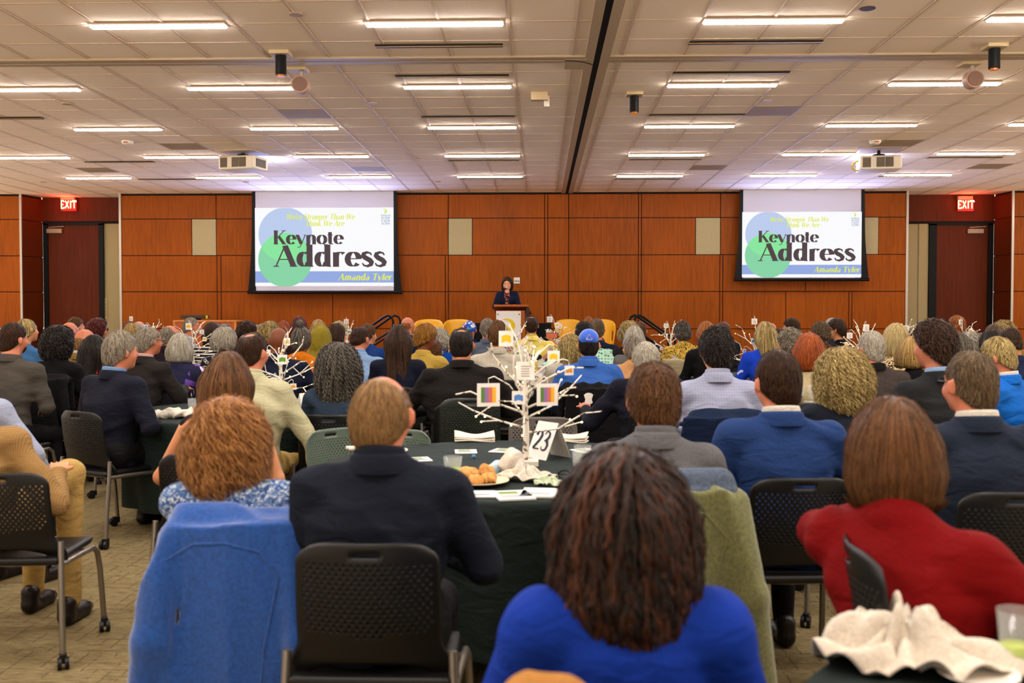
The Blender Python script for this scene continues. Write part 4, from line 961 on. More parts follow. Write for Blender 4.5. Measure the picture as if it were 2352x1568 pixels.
screen(1705, 1978, 438, 639, 1704, 1978, 486.5, 636.5, 19.5, False)

# ---- things on the wall
p = atY(1187, 645, WALLY - .03); e = empty('thermostat', (p[0], WALLY - .021, p[2]), 0, 'white wall control panel beside the speaker', 'wall control'); MB().box((-.06, -.02, -.055), (.06, 0, .07)).build('cover', M_white, e, bevel=.01)
g = MB()
for i in range(4): g.box((-.045 + i * .024, -.024, -.01 - (i % 2) * .012), (-.028 + i * .024, -.02, .012 - (i % 2) * .006))
g.build('buttons', mat('dark_buttons', C8(40, 34, 34), .5), e)
p = atY(301, 732, WALLY - .03); tag(MB().box((-.035, -.012, -.05), (.035, 0, .05)).box((-.012, -.016, -.01), (.002, -.012, .01), 1).build('wall_socket', [M_white, M_black], None, (p[0], WALLY - .021, p[2])), 'small white wall plate on the wood wall near the left door', 'wall plate')
p = atY(245, 708, RD); e = empty('braille_sign', (p[0] - .02, RD + .018, p[2]), 0, 'narrow cream strip with dark marks beside the left door', 'sign'); MB().box((-.03, -.01, -.21), (.03, 0, .21)).build('plate', mat('sign_cream', C8(196, 172, 120), .6), e)
g = MB()
for i in range(9): g.box((-.014 + .006 * (i % 2), -.014, -.16 + i * .04), (.014, -.01, -.145 + i * .04))
g.build('marks', mat('sign_marks', C8(80, 60, 40), .6), e)
# ------------------------------------------------------------------ chairs
def chair_meshes():
    g = MB(); nu, nv = 38, 30; Z0, Z1 = .44, .84
    def pt(u, v):
        z = Z0 + (Z1 - Z0) * v
        hw = .240 if v < .12 else .240 - .040 * min(1, (v - .12) / .14) ** .7 if v < .26 else .200 - .008 * (v - .26)
        if v > .84: hw *= 1 - .16 * ((v - .84) / .16) ** 3
        au = abs(u); z -= .022 * au ** 6 * (v > .8) * ((v - .8) / .2 if v > .8 else 0)
        if v < .15: z += .075 * (1 - v / .15) * max(0, 1 - au * 1.15) ** .6       # arched lower edge
        y = -.175 - .075 * v + .045 * u * u - .015 * math.sin(math.pi * v)
        return (u * hw, y, z)
    V = [pt(-1 + 2 * i / nu, j / nv) for j in range(nv + 1) for i in range(nu + 1)]; F = []; id_ = lambda i, j: j * (nu + 1) + i
    for j in range(nv):
        for i in range(nu):
            u = -1 + 2 * (i + .5) / nu; v = (j + .5) / nv; a, b_, c, d = id_(i, j), id_(i + 1, j), id_(i + 1, j + 1), id_(i, j + 1)
            if .885 < v < .945 and abs(u) < .27 - .12 * (.945 - v) / .06: continue
            if .34 + .05 * abs(u) < v < .87 and abs(u) < .90 and (i + j) % 2 == 0:
                q = [V[a], V[b_], V[c], V[d]]; cx = [sum(p[k] for p in q) / 4 for k in range(3)]; o = len(V)
                for k in range(4):
                    p, r = q[k], q[(k + 1) % 4]; mid = [(p[t] + r[t]) / 2 for t in range(3)]
                    for w_ in ((p, .60), (mid, .72)): V.append(tuple(cx[t] + (w_[0][t] - cx[t]) * w_[1] for t in range(3)))
                cs = (a, b_, c, d)
                for k in range(4):
                    n1, n2, n3 = o + 2 * k, o + 2 * k + 1, o + (2 * k + 2) % 8
                    F += [(cs[k], cs[(k + 1) % 4], n2), (cs[k], n2, n1), (cs[(k + 1) % 4], n3, n2)]
            else: F.append((a, b_, c, d))
    g.add(V, F, 0, True); o = g.build('tmp', mat('chair_black', C8(13, 12, 12), .42, spec=.35)); md = o.modifiers.new('s', 'SOLIDIFY'); md.thickness = .007; md.offset = 0
    dg = bpy.context.evaluated_depsgraph_get(); me = bpy.data.meshes.new_from_object(o.evaluated_get(dg)); bpy.data.objects.remove(o); me.name = 'chair_back'
    s = S(); s.box((0, .02, .448), (.225, .225, .018), .017, k=.01); s.disp = lambda P: -.6 * np.maximum(P[..., 1] - .17, 0) ** 1.5; v, f = s.mesh_data(.009); seat = np_mesh('chair_seat', v, f); seat.materials.append(MATS['chair_black'])
    st = mat('chair_steel', C8(150, 142, 132), .35, .85); legs = []
    for s_ in (-1, 1):
        legs.append(MB().tube([(s_ * .228, -.175, .53), (s_ * .232, -.185, .42), (s_ * .245, -.215, .2), (s_ * .25, -.225, .06)], .0125, 10).mesh('leg_rear'))
        legs.append(MB().tube([(s_ * .232, -.185, .43), (s_ * .236, .05, .425), (s_ * .238, .16, .42), (s_ * .240, .21, .39), (s_ * .243, .235, .3), (s_ * .25, .26, .06)], .0125, 10).mesh('leg_front'))
    for l in legs: l.materials.append(st)
    cas = MB(); cas.cyl((-.022, -.028, .026), .026, .016, 16, axis='x').cyl((.006, -.028, .026), .026, .016, 16, axis='x').box((-.014, -.032, .024), (.014, .012, .062)); cas = cas.mesh('caster'); cas.materials.append(mat('caster_black', C8(20, 19, 19), .4))
    br = MB().tube([(-.235, -.12, .425), (0, -.12, .418), (.235, -.12, .425)], .010, 8).tube([(-.236, .10, .423), (0, .10, .418), (.236, .10, .423)], .010, 8).mesh('crossbar'); br.materials.append(st)
    return me, seat, legs, cas, br
CHM = None
def chair(xy, rz, label, color=None, sc=1.0, group='black perforated stacking chairs'):
    global CHM
    if CHM is None: CHM = chair_meshes()
    me, seat, legs, cas, br = CHM
    e = empty('stacking_chair', (xy[0], xy[1], 0), rz, label, 'chair', group); e.scale = (1, 1, sc)
    bk = link('backrest', me, [], e); st = link('seat', seat, [], e)
    if color:
        for o in (bk, st): o.material_slots[0].link = 'OBJECT'; o.material_slots[0].material = color
    for i, l in enumerate(legs):
        o = link('leg', l, [], e); s_ = -1 if i < 2 else 1
        link('caster', cas, [], o, (s_ * .25, -.225 if i % 2 == 0 else .26, 0), .4 * s_)
    link('crossbar', br, [], e); return e
def chair_px(px, ytop, D, yaw, label, **k):
    """place by the middle of the backrest's top edge"""
    x, y, z = atY(px, ytop, D); R = rotz(math.radians(yaw)); o = np.array((x, y, 0)) - R @ np.array((0, -.25, 0)); return chair(o, math.radians(yaw), label, sc=float(np.clip(z / .84, .85, 1.12)), **k)
# ------------------------------------------------------------------ tables
M_cloth = mat('table_cloth', C8(27, 37, 34), .8, spec=.15, build=b_fabric)
M_nap = mat('napkin', C8(214, 204, 188), .9, build=b_fabric)
TABLES = {}
RF = .915
def table(key, px, D, label, r=None, xy=None):
    r = r or RF; x, y = xy or atY(px, 800, D)[:2]; x0, y0 = x, y
    if key not in ('C', '23'):                     # keep clear of the people and of the other tables
        for it in range(300):
            dx, dy = (x0 - x) * .02, (y0 - y) * .02
            for (a, b_), m in [(o, r + .16) for o in ORG] + [(t, r + RF + .1) for t in TABLES.values()]:
                d = math.hypot(x - a, y - b_) + 1e-6
                if d < m: dx += (x - a) / d * (m - d) * .12; dy += (y - b_) / d * (m - d) * .12
            x += dx; y += dy
            q = math.hypot(x - x0, y - y0)
            if q > .8: x = x0 + (x - x0) * .8 / q; y = y0 + (y - y0) * .8 / q
    TABLES[key] = (x, y)
    e = empty('round_table', (x, y, 0), 0, 'round banquet table under the cloth of ' + label, 'table', 'round banquet tables')
    MB().cyl((0, 0, .715), r - .004, .03, 48).build('tabletop', mat('table_ply', C8(120, 90, 60), .6), e)
    for a in range(4): q = math.radians(45 + 90 * a); MB().tube([(.35 * math.cos(q), .35 * math.sin(q), .715), (.55 * math.cos(q), .55 * math.sin(q), .0)], .014).build('leg', M_steel, e)
    n = 144; V = []; F = []; rg = np.random.default_rng(int(px)); ph = rg.uniform(0, 6.28, 4); rings = [(0.0, .749), (.5, .749), (.96, .749), (.995, .747), (1.008, .738)]
    for rr, z in rings:
        for i in range(n): a = 2 * math.pi * i / n; V.append((rr * r * math.cos(a), rr * r * math.sin(a), z))
    for j in range(1, 13):
        t = j / 12
        for i in range(n):
            a = 2 * math.pi * i / n; fo = (math.sin(a * 13 + ph[0]) * .5 + math.sin(a * 8 + ph[1] + t) * .4 + math.sin(a * 21 + ph[2]) * .2) * .055 * t ** .8
            q = r * 1.008 + fo - .05 * t; V.append((q * math.cos(a), q * math.sin(a), .738 - .60 * t))
    for j in range(len(rings) + 11):
        for i in range(n): F.append((j * n + i, j * n + (i + 1) % n, (j + 1) * n + (i + 1) % n, (j + 1) * n + i))
    c = MB().add(V, F, 0, True).build('tablecloth', M_cloth, None, (x, y, 0)); tag(c, 'dark green-black tablecloth on ' + label, 'tablecloth', 'dark round tablecloths'); return x, y
TZ = .750
# ------------------------------------------------------------------ lit white trees with picture cards
M_bark = mat('birch_white', C8(232, 222, 206), .6, build=b_spots([(0, C8(235, 226, 210)), (.86, C8(120, 105, 92))], 60))
M_bulb = mat('bulb', C8(255, 240, 200), .3, emit=C8(255, 228, 150), es=4.0); M_card = mat('card', C8(238, 232, 224), .7)
PICS = {'green': C8(96, 150, 50), 'yellow': C8(236, 190, 40), 'blue': C8(80, 130, 200), 'stripes': None, 'plain': C8(200, 196, 186), 'orange': C8(230, 150, 40)}
SHORT = {5: 'on table 23', 8: 'on the left table', 31: 'below the console', 51: 'near the left handrail', 11: 'on table 12', 61: 'before the tub chairs', 71: 'on table 9', 81: 'nearest the lectern', 91: 'under the smaller screen', 95: 'by the charcoal fleece', 99: 'near the right exit', 43: 'farthest left', 47: 'behind the platinum bob'}
def tree(tx, ty, base, seed, label, cards, H=.60, sc=1.0):
    rg = np.random.default_rng(seed); e = empty('white_tree', (tx, ty, base), 0, label, 'tree decoration', 'lit white table trees'); e.scale = (sc, sc, sc)
    MB().box((-.06, -.05, 0), (.06, .05, .025)).build('base', mat('tree_base', C8(226, 216, 200), .6), e, bevel=.003)
    MB().tube([(0, 0, .02), (.004, 0, .15), (-.004, 0, .30), (.004, 0, .42)], .016, 10, r2=.011).build('trunk', M_bark, e)
    bulbs = MB(); tips = []
    for i in range(12):
        a = i * 2.4 + rg.uniform(-.3, .3); z0 = .15 + .27 * i / 12; L = rg.uniform(.19, .27) * (1.1 - .25 * i / 12); up = .12 + .95 * (i / 12) ** 1.3
        p0 = np.array((0, 0, z0)); d = np.array((math.cos(a), math.sin(a) * .55, up)); d /= np.linalg.norm(d); p1 = p0 + d * L * .55; d2 = d + rg.normal(0, .35, 3); d2 /= np.linalg.norm(d2); p2 = p1 + d2 * L * .5
        d3 = d2 + rg.normal(0, .5, 3); d3 /= np.linalg.norm(d3); p3 = p2 + d3 * L * .3
        br = MB().tube([p0, p1, p2, p3], .0055, 6, r2=.0035); d4 = d + rg.normal(0, .6, 3); d4 /= np.linalg.norm(d4); p4 = p1 + d4 * L * .5; br.tube([p1, p4], .0042, 6, r2=.003)
        br.build('branch', M_bark, e); tips += [p2, p3, p4]
        for q in ((p1 + p2) / 2, p4, (p0 + p1) / 2)[:2 + i % 2]: bulbs.ball(tuple(q + rg.normal(0, .004, 3)), .0048, 6)
    o = bulbs.build('fairy_lights', M_bulb, e); o['kind'] = 'stuff'
    for i, (dx, dz, pic, *rest) in enumerate(cards):         # offsets from the tree foot, in metres
        dy = rest[0] if rest else -.10; sz = rest[1] if len(rest) > 1 else .033
        where = ('top' if dz > .53 else 'upper' if dz > .40 else 'middle' if dz > .26 else 'low') + ' ' + ('far left' if dx < -.09 else 'left' if dx < -.02 else 'centre' if dx < .025 else 'right' if dx < .095 else 'far right')
        c = empty('picture_card', (tx + dx * sc, ty + dy * sc, base + dz * sc), rg.uniform(-.5, .5), 'card with %s, %s of the tree %s' % ({'stripes': 'coloured stripes', 'plain': 'grey print'}.get(pic, pic + ' picture'), where, SHORT[seed]), 'card', 'picture cards on the white trees')
        tz_ = min(.40, max(.08, dz - .06)); ex_ = (dx, dy, dz + sz + .022)
        MB().tube([(0, 0, tz_), (dx * .45, dy * .45, tz_ + (ex_[2] - tz_) * .75), (dx * .85, dy * .85, ex_[2] + .008), ex_], .004, 6, r2=.0022).build('branch', M_bark, e)
        MB().box((-sz, -.0012, -sz), (sz, .0012, sz)).build('paper', M_card, c)
        g = MB(); q = sz * .66; tt = np.array([t for t in tips]); MB().tube([(0, 0, sz), (0, .003, sz + .02)], .0012, 5).build('loop', M_card, c)
        if pic == 'stripes':
            cols = [(86, 130, 60), (150, 110, 170), (210, 110, 90), (236, 180, 50)]
            for k in range(4): g.box((-q + k * q / 2, -.002, -q), (-q + (k + 1) * q / 2, -.0013, q), k)
            g.build('picture', [mat('stripe_%d' % k, C8(*cc), .7) for k, cc in enumerate(cols)], c)
        elif pic == 'plain':
            for k in range(5): g.box((-q * .7, -.002, q * .8 - k * q * .4), (q * .7, -.0013, q * .65 - k * q * .4))
            g.build('picture', mat('print_grey', C8(150, 148, 142), .7), c)
        else:
            V = [(-q, -.002, q * .5), (-q, -.002, -q * .8), (0, -.002, -q * .5), (q, -.002, -q * .8), (q, -.002, q * .5), (0, -.002, q * .8)]; g.add(V, [(0, 1, 2, 5), (5, 2, 3, 4)]); g.build('picture', mat('pic_' + pic, PICS[pic], .7), c)
    return e
# ------------------------------------------------------------------ tableware
M_glass = mat('clear_plastic', C8(235, 238, 235), .08, spec=.8); M_glass.node_tree.nodes['Principled BSDF'].inputs['Alpha'].default_value = .13; M_plate = mat('plate_cream', C8(228, 208, 172), .5); M_china = mat('plate_white', C8(240, 234, 224), .35)
def cup(x, y, label, juice=(150, 190, 50), z=TZ, h=.10, fill=.045):
    e = empty('cup', (x, y, z), 0, label, 'cup', 'clear plastic cups')
    MB().lathe([(0, .002), (.028, .002), (.030, .004), (.041, h), (.0395, h), (.029, .006), (0, .006)], 28).build('tumbler', M_glass, e)
    if fill: MB().lathe([(0, .007), (.028, .007), (.028 + .011 * fill / h, .007 + fill), (0, .007 + fill)], 24).build('drink', mat('drink_%d_%d' % juice[:2], C8(*juice), .2), e)
def wineglass(x, y, label, z=TZ, fill=None):
    e = empty('wine_glass', (x, y, z), 0, label, 'glass', 'stemmed wine glasses')
    MB().lathe([(0, 0), (.034, 0), (.034, .002), (.004, .006), (.0035, .085), (.012, .095), (.034, .125), (.037, .155), (.030, .20), (.029, .20), (.0355, .155), (.032, .127), (.010, .099), (0, .097)], 26).build('bowl', M_glass, e)
    if fill: MB().lathe([(0, .100), (.010, .101), (.030, .127), (0, .128)], 20).build('wine', mat('wine', C8(*fill), .1), e)
def plate(x, y, label, m=None, r=.115, z=TZ): return tag(MB().lathe([(0, .004), (r * .62, .004), (r * .72, .008), (r, .018), (r * .995, .021), (r * .7, .012), (r * .6, .009), (0, .009)], 40).build('plate', m or M_china, None, (x, y, z)), label, 'plate', 'plates on the tables')
def crumple(x, y, z, sx, sy, sz, seed, label, name='napkin', m=None, rz=0.):
    s = S(); s.ell((0, 0, sz * .5), (sx, sy, sz * .52), None, .02); rg = np.random.default_rng(seed)
    for i in range(5): a = rg.uniform(-1, 1, 2); b_ = rg.uniform(-1, 1, 2); s.cap((a[0] * sx, a[1] * sy, sz * .3), (b_[0] * sx * .9, b_[1] * sy * .9, sz * rg.uniform(.5, 1.0)), .02, .012, k=.02)
    s.disp = wavy(seed, 26, .009); s.plane((0, 0, -1), (0, 0, .001)); v, f = s.mesh_data(.005)
    return tag(link(name, np_mesh(name, v, f), m or M_nap, None, (x, y, z), rz), label, 'napkin', 'white cloth napkins')
def draped(x, y, w, d, hgt, seed, label, rz=0., edge=None, name='napkin', m=None):
    """a pinched cloth: folds running out from its gathered middle, hanging where it leaves the table"""
    rg = np.random.default_rng(seed); n = 70; u, v = np.meshgrid(np.linspace(-1, 1, n + 1), np.linspace(-1, 1, n + 1)); th = np.arctan2(v, u); r = np.hypot(u, v); ph = rg.uniform(0, 6.28, 6)
    wob = 1 + .16 * np.sin(3 * th + ph[0]) + .10 * np.sin(5 * th + ph[1]); X_ = u * w * wob; Y_ = v * d * wob
    f = (.5 + .5 * np.sin(7 * th + ph[2] + 2.5 * r)) * .6 + (.5 + .5 * np.sin(12 * th + ph[3] - 3 * r)) * .25 + (.5 + .5 * np.sin(u * 5 + v * 7 + ph[4])) * .3
    z = .004 + hgt * (np.exp(-(r / .5) ** 2) * .30 + np.abs(f - .5) * 1.5 * np.clip(1.3 - r, 0, 1) ** .7 + .25 * np.abs(np.sin(u * 4 + v * 3 + ph[5]))); c, s_ = math.cos(rz), math.sin(rz); XX = x + X_ * c - Y_ * s_; YY = y + X_ * s_ + Y_ * c; Z = TZ + z
    if edge is not None:
        (ex, ey), er = edge; q = np.hypot(XX - ex, YY - ey); o = np.maximum(q - er, 0); k = np.where(o > 0, (er + .02 * np.tanh(o / .03)) / np.maximum(q, 1e-6), 1); XX = ex + (XX - ex) * k; YY = ey + (YY - ey) * k; Z = Z - np.maximum(o - .01, 0)
    V = np.stack([XX, YY, Z], -1).reshape(-1, 3); i = np.arange(n); a = (i[:, None] * (n + 1) + i[None, :]).reshape(-1); F = np.stack([a, a + 1, a + n + 2, a + n + 1], 1)
    V -= np.array((x, y, TZ)); o = link(name, np_mesh(name, V, F), m or M_nap, None, (x, y, TZ)); md = o.modifiers.new('s', 'SOLIDIFY'); md.thickness = .003; md.offset = 1
    return tag(o, label, 'napkin', 'white cloth napkins')
def folded(x, y, rz, label, z=TZ):
    n = 14; V = []; F = []
    for t, zo in ((0, 0), (1, .004)):
        pass
    mb = MB()
    for lay in range(3):
        V = []; F = []
        for j in range(5):
            for i in range(n + 1):
                u = i / n; v = j / 4; V.append((-.11 + .22 * u, (-.06 + .12 * v) * (1 - .1 * lay), .004 + lay * .009 + .012 * math.sin(u * 5 + lay) * (.3 + .7 * v) + .010 * v * (lay + 1) * .6))
        for j in range(4):
            for i in range(n): a = j * (n + 1) + i; F.append((a, a + 1, a + n + 2, a + n + 1))
        mb.add(V, F, 0, True)
    o = mb.build('folded_napkin', M_nap, None, (x, y, z + .004), rz); md = o.modifiers.new('s', 'SOLIDIFY'); md.thickness = .006; return tag(o, label, 'napkin', 'white cloth napkins')
def paper(x, y, rz, label, w=.11, h=.15, pic=True, name='programme', z=TZ, layers=1):
    e = empty(name, (x, y, z), rz, label, 'paper', 'printed programmes on the tables')
    MB().box((-w / 2, -h / 2, .001), (w / 2, h / 2, .002 + .003 * layers)).build('sheet', mat('paper_white', C8(240, 238, 234), .7), e)
    t = .0022 + .003 * layers
    if pic: MB().box((-w * .35, h * .08, t), (w * .2, h * .36, t + .0006)).build('picture', mat('paper_green', C8(110, 140, 60), .7), e)
    g = MB()
    for i in range(4): g.box((-w * .38, -h * .05 - i * h * .09, t), (w * (.38 if i % 2 else .3), -h * .02 - i * h * .09, t + .0006))
    g.build('print', mat('paper_print', C8(110, 120, 130), .7), e)
def number_card(x, y, rz, s_, label, z=TZ, w=.085, h=.16, lean=.28):
    e = empty('table_number', (x, y, z), rz, label, 'table number', 'folded table number cards'); t = .0015
    c, sn = math.cos(lean), math.sin(lean); hz = h * c; dy = h * sn
    for s in (-1, 1):
        V = [(-w, s * dy, 0), (w, s * dy, 0), (w, 0, hz), (-w, 0, hz), (-w, s * dy + t, 0), (w, s * dy + t, 0), (w, t, hz), (-w, t, hz)]
        MB().add(V, [(0, 1, 2, 3), (7, 6, 5, 4), (0, 4, 5, 1), (2, 6, 7, 3), (1, 5, 6, 2), (0, 3, 7, 4)]).build('card_side', M_card, e)
    o = txt(s_, e, (0, 0, 0), h * .52, mat('number_ink', C8(28, 34, 60), .6), 'number', align='c', bold=.16, sx=1.0, track=-.04)
    o.rotation_euler = (-lean, 0, 0); o.location = (0, -dy * .76 - .003, hz * .24)
def jacket_on_chair(e, mt, label, name, col2=None, W=.235, drop=.62, sleeves=True, top=.86, seed=3, flare=1.25, hood=False, off=0.):
    """garment hung over a chair back; built in the chair's own frame, rests there as its own thing"""
    s = S(); s.disp = wavy(seed, 9., .009, (1.5, 1.5, .25))
    a = []
    for t in np.linspace(0, 1, 8):
        z = top - drop * (1 - t); w = W * (flare - (flare - 1.0) * t ** .8); a.append((z, off * (1 - t), -.285 - .02 * t - .02 * (1 - t), w, .030 + .012 * (1 - t)))
    s.loft(a, .03, 3.5); s.cap((-W * .82, -.235, top - .005), (W * .82, -.235, top - .005), .048, k=.05); s.loft([(top - .25, 0, -.165, W * .98, .028), (top, 0, -.185, W * .98, .03)], .03, 3.5)
    if sleeves:
        for sg in (-1, 1): s.cap((sg * W * .98, -.27, top - .05), (sg * (W * 1.12 + .03), -.325, top - .34), .050, .046, k=.03); s.cap((sg * (W * 1.12 + .03), -.325, top - .34), (sg * (W * 1.22 + .055), -.31, top - .66), .046, .044, k=.03)
    s.box((0, -.14, top - .42), (W * .7, .045, .26), .02, None, .01, '-'); v, f = s.mesh_data(.009)
    o = link(name, np_mesh(name, v, f), mt, None); o.matrix_world = Matrix.Translation(e.location) @ Matrix.Rotation(e.rotation_euler[2], 4, 'Z') @ Matrix.Diagonal((1, 1, e.scale[2], 1))
    tag(o, label, 'jacket')
    seam = MB()
    def pj(pts):
        out = []
        for k in range(len(pts) - 1):
            for f_ in np.linspace(0, 1, 6)[:5]:
                x_ = pts[k][0] + (pts[k + 1][0] - pts[k][0]) * f_; z_ = pts[k][2] + (pts[k + 1][2] - pts[k][2]) * f_; ys_ = np.linspace(-.46, -.2, 90)
                d_ = s.ev(np.stack([np.full(90, x_), ys_, np.full(90, z_)], -1).astype(np.float32)); i_ = np.flatnonzero(d_ < 0)
                if len(i_): out.append((x_, ys_[i_[0]] - .001, z_))
        return out
    seam.tube(pj([(-W * 1.0, -.300, top - .10), (-W * .55, -.338, top - .055), (0, -.342, top - .05), (W * .55, -.342, top - .075), (W * .86, -.332, top - .15), (W * .62, -.346, top - .36), (W * .52, -.352, top - .56)]), .004, 6); 
    if sleeves: seam.build('seam', mt, o)
    if col2 is not None:
        c = S(); c.cap((-W * .8, -.25, top + .004), (W * .8, -.25, top + .012), .052, k=.02); c.loft([(top - .05, 0, -.30, W * 1.02, .026), (top, 0, -.29, W * .95, .03)], .03, 3.); v, f = c.mesh_data(.008); link('collar', np_mesh('collar', v, f), col2, o)
    return o
# ------------------------------------------------------------------ stage, lectern and its speaker
STZ = .45
sx0, sx1 = atY(862, 800, 17.9)[0], atY(1540, 800, 17.9)[0]
o = MB().box((sx0, 17.2, 0), (sx1, WALLY - .03, STZ)).build('stage', mat('stage_carpet', C8(60, 44, 34), .9)); tag(o, 'low dark stage platform in front of the wood wall', 'stage')
def rail(px, s, lb):
    Y = 17.6; x = atY(px, 800, Y)[0]; e = empty('stair_handrail', (x, Y, 0), 0, lb, 'handrail', 'black stair handrails')
    for k, yy in enumerate((0, .9)):
        top = 1.42; g = MB(); g.tube([(0, yy, STZ), (0, yy, top - .1), (s * .03, yy, top - .03), (s * .10, yy, top), (s * .16, yy, top - .03), (s * .72, yy, top - .42), (s * .72, yy, 0)], .021, 8); g.build('rail', M_black, e)
        g = MB(); g.tube([(0, yy, top - .25), (s * .72, yy, top - .70)], .016, 8); g.tube([(0, yy, top - .5), (s * .72, yy, top - .95)], .016, 8); g.build('crossbar', M_black, e)
    return e
rail(903, -1, 'black stair handrail at the left end of the stage'); rail(1456, 1, 'black stair handrail at the right end of the stage')
# steps
for px, s, lb in ((903, -1, 'left'), (1456, 1, 'right')):
    x = atY(px, 800, 17.6)[0]; g = MB()
    for k in range(3): g.box((min(x, x + s * (.25 * (3 - k))), 17.5, 0), (max(x, x + s * (.25 * (3 - k))), 18.6, STZ * (k + 1) / 4))
    tag(g.build('stage_steps', mat('stage_carpet', C8(60, 44, 34)), None), 'dark carpeted steps at the %s end of the stage' % lb, 'steps', 'stage steps')
# lectern
lx0, _, lzt = atY(1136, 700, 17.9); lx1 = atY(1208, 700, 17.9)[0]; lc = (lx0 + lx1) / 2; lw = (lx1 - lx0) / 2
M_lw = mat('lectern_wood', C8(164, 84, 26), .35, build=b_wood)
e = empty('lectern', (lc, 17.9, STZ), 0, 'wooden lectern with a white sign on the stage', 'lectern'); LH = lzt - STZ
MB().box((-lw + .02, .0, .06), (lw - .02, .48, LH - .10)).build('body', M_lw, e, bevel=.004)
MB().box((-lw + .0, -.02, 0), (lw + .0, .5, .06)).build('plinth', M_lw, e)
g = MB(); V = [(-lw - .01, -.06, LH - .03), (lw + .03, -.06, LH - .03), (lw + .10, .55, LH - .17), (-lw - .01, .55, LH - .17)]
V += [(x, y, z + .035) for x, y, z in V]; g.add(V, [(0, 3, 2, 1), (4, 5, 6, 7), (0, 1, 5, 4), (1, 2, 6, 5), (2, 3, 7, 6), (3, 0, 4, 7)]); g.build('top', M_lw, e)
MB().box((lw - .0, .0, LH - .28), (lw + .06, .5, LH - .05)).build('side_shelf', mat('lectern_dark', C8(50, 26, 14), .5), e)
MB().box((-lw + .03, -.018, .05), (lw - .09, -.008, LH - .11)).build('sign_board', mat('sign_board', C8(236, 228, 220), .35), e)
for sx_ in (-lw + .06, lw - .12): MB().cyl((sx_, -.03, LH - .17), .012, .014, 10, axis='y').build('fixing', M_black, e)
sc_ = (lw * 2 - .12) / .53; cxs = (-lw + .03 + lw - .09) / 2
swoosh(e, (cxs + .0, -.022, LH - .36), .235, mat('logo_yellow', C8(226, 190, 10), .5), 'logo_mark')
for i, s_ in enumerate(('KANSAS', 'INTER', 'FAITH', 'ACTION')):
    txt(s_, e, (cxs, -.022, LH - .66 - i * .13), .10, mat('logo_ink_%d' % (i % 2), C8(64, 54, 40) if i % 2 == 0 else C8(50, 80, 150), .5), 'logo_word', bold=.14, thin=.04, align='c', sx=(1.0, 1.28, 1.28, 1.0)[i] * sc_ * .95)
# microphone on its gooseneck, standing on the lectern
mx, my, mz = atY(1163, 661, 18.0); e = empty('microphone', (mx, 18.0, lzt - .0), 0, 'black gooseneck microphone on the lectern', 'microphone'); dz = mz - lzt; bx = atY(1146, 690, 18.0)[0] - mx
MB().cyl((bx, .05, -.03), .03, .02, 12).build('base', M_black, e); MB().tube([(bx, .05, -.02), (bx + .005, .05, dz * .45), (bx + .05, .07, dz * .8), (-.03, .10, dz - .02)], .009, 8).build('gooseneck', M_black, e)
MB().tube([(-.05, .09, dz - .03), (-.012, .115, dz - .004)], .018, 10).build('handle', M_black, e); MB().ball((.0, .12, dz + .005), .026, 12).build('mesh_head', mat('mic_mesh', C8(170, 160, 150), .4, .6), e)
# black-draped low tables behind the lectern
def drape(px0, px1, Y, zt, lb):
    a, b_ = atY(px0, 700, Y)[0], atY(px1, 700, Y)[0]; n = 90; V = []; F = []
    for i in range(n + 1):
        x = a + (b_ - a) * i / n; f = .02 * math.sin(i * 1.25)
        V += [(x, Y + f, STZ), (x, Y + f * .4, zt), (x, Y + .35, zt), (x, Y + .35, STZ)]
    for i in range(n):
        for k in range(3): F.append((4 * i + k, 4 * i + 4 + k, 4 * i + 5 + k, 4 * i + 1 + k))
    tag(MB().add(V, F, 0, True).build('draped_table', mat('black_drape', C8(16, 15, 17), .8), None), lb, 'table', 'black draped low tables on the stage')
drape(1070, 1110, 18.6, zz(742, 18.6), 'black pleated drape left of the lectern'); drape(1222, 1266, 18.6, zz(742, 18.6), 'black pleated drape right of the lectern')
# yellow tub chairs on the stage
def tub(px0, px1, lb):
    Y = 18.55; a, b_ = atY(px0, 740, Y), atY(px1, 740, Y); cx = (a[0] + b_[0]) / 2; w = (b_[0] - a[0]) / 2; zt = zz(733, Y); e = empty('tub_chair', (cx, Y, STZ), 0, lb, 'chair', 'yellow tub chairs on the stage')
    V = []; F = []; nu, nv = 40, 14; H = zt - STZ
    for j in range(nv + 1):
        v = j / nv
        for i in range(nu + 1):
            u = -1 + 2 * i / nu; th = u * 2.0; topz = H - .30 * abs(u) ** 3.0; z = .36 + (topz - .36) * v; r = w * (.80 + .20 * v)
            V.append((r * math.sin(th) if abs(th) < 1.57 else r * math.sin(th), .22 * 1 + r * .82 * math.cos(th) * 1.0 - .1, z))
    id_ = lambda i, j: j * (nu + 1) + i
    for j in range(nv):
        for i in range(nu):
            u = -1 + 2 * (i + .5) / nu; v = (j + .5) / nv
            if ((abs(u) - .60) / .11) ** 2 + ((v - .48) / .24) ** 2 < 1: continue
            F.append((id_(i, j), id_(i + 1, j), id_(i + 1, j + 1), id_(i, j + 1)))
    o = MB().add(V, F, 0, True).build('shell', mat('tub_yellow', C8(234, 170, 22), .35, spec=.5), e); md = o.modifiers.new('s', 'SOLIDIFY'); md.thickness = .02
    MB().lathe([(0, .34), (w * .78, .35), (w * .8, .37), (0, .39)], 32, (0, .12, 0)).build('seat', MATS['tub_yellow'], e)
    for sx_ in (-1, 1):
        for sy_ in (-.1, .32): MB().tube([(sx_ * w * .5, sy_, .35), (sx_ * w * .75, sy_ + (-.06 if sy_ < 0 else .06), 0)], .013, 8).build('leg', M_steel, e)
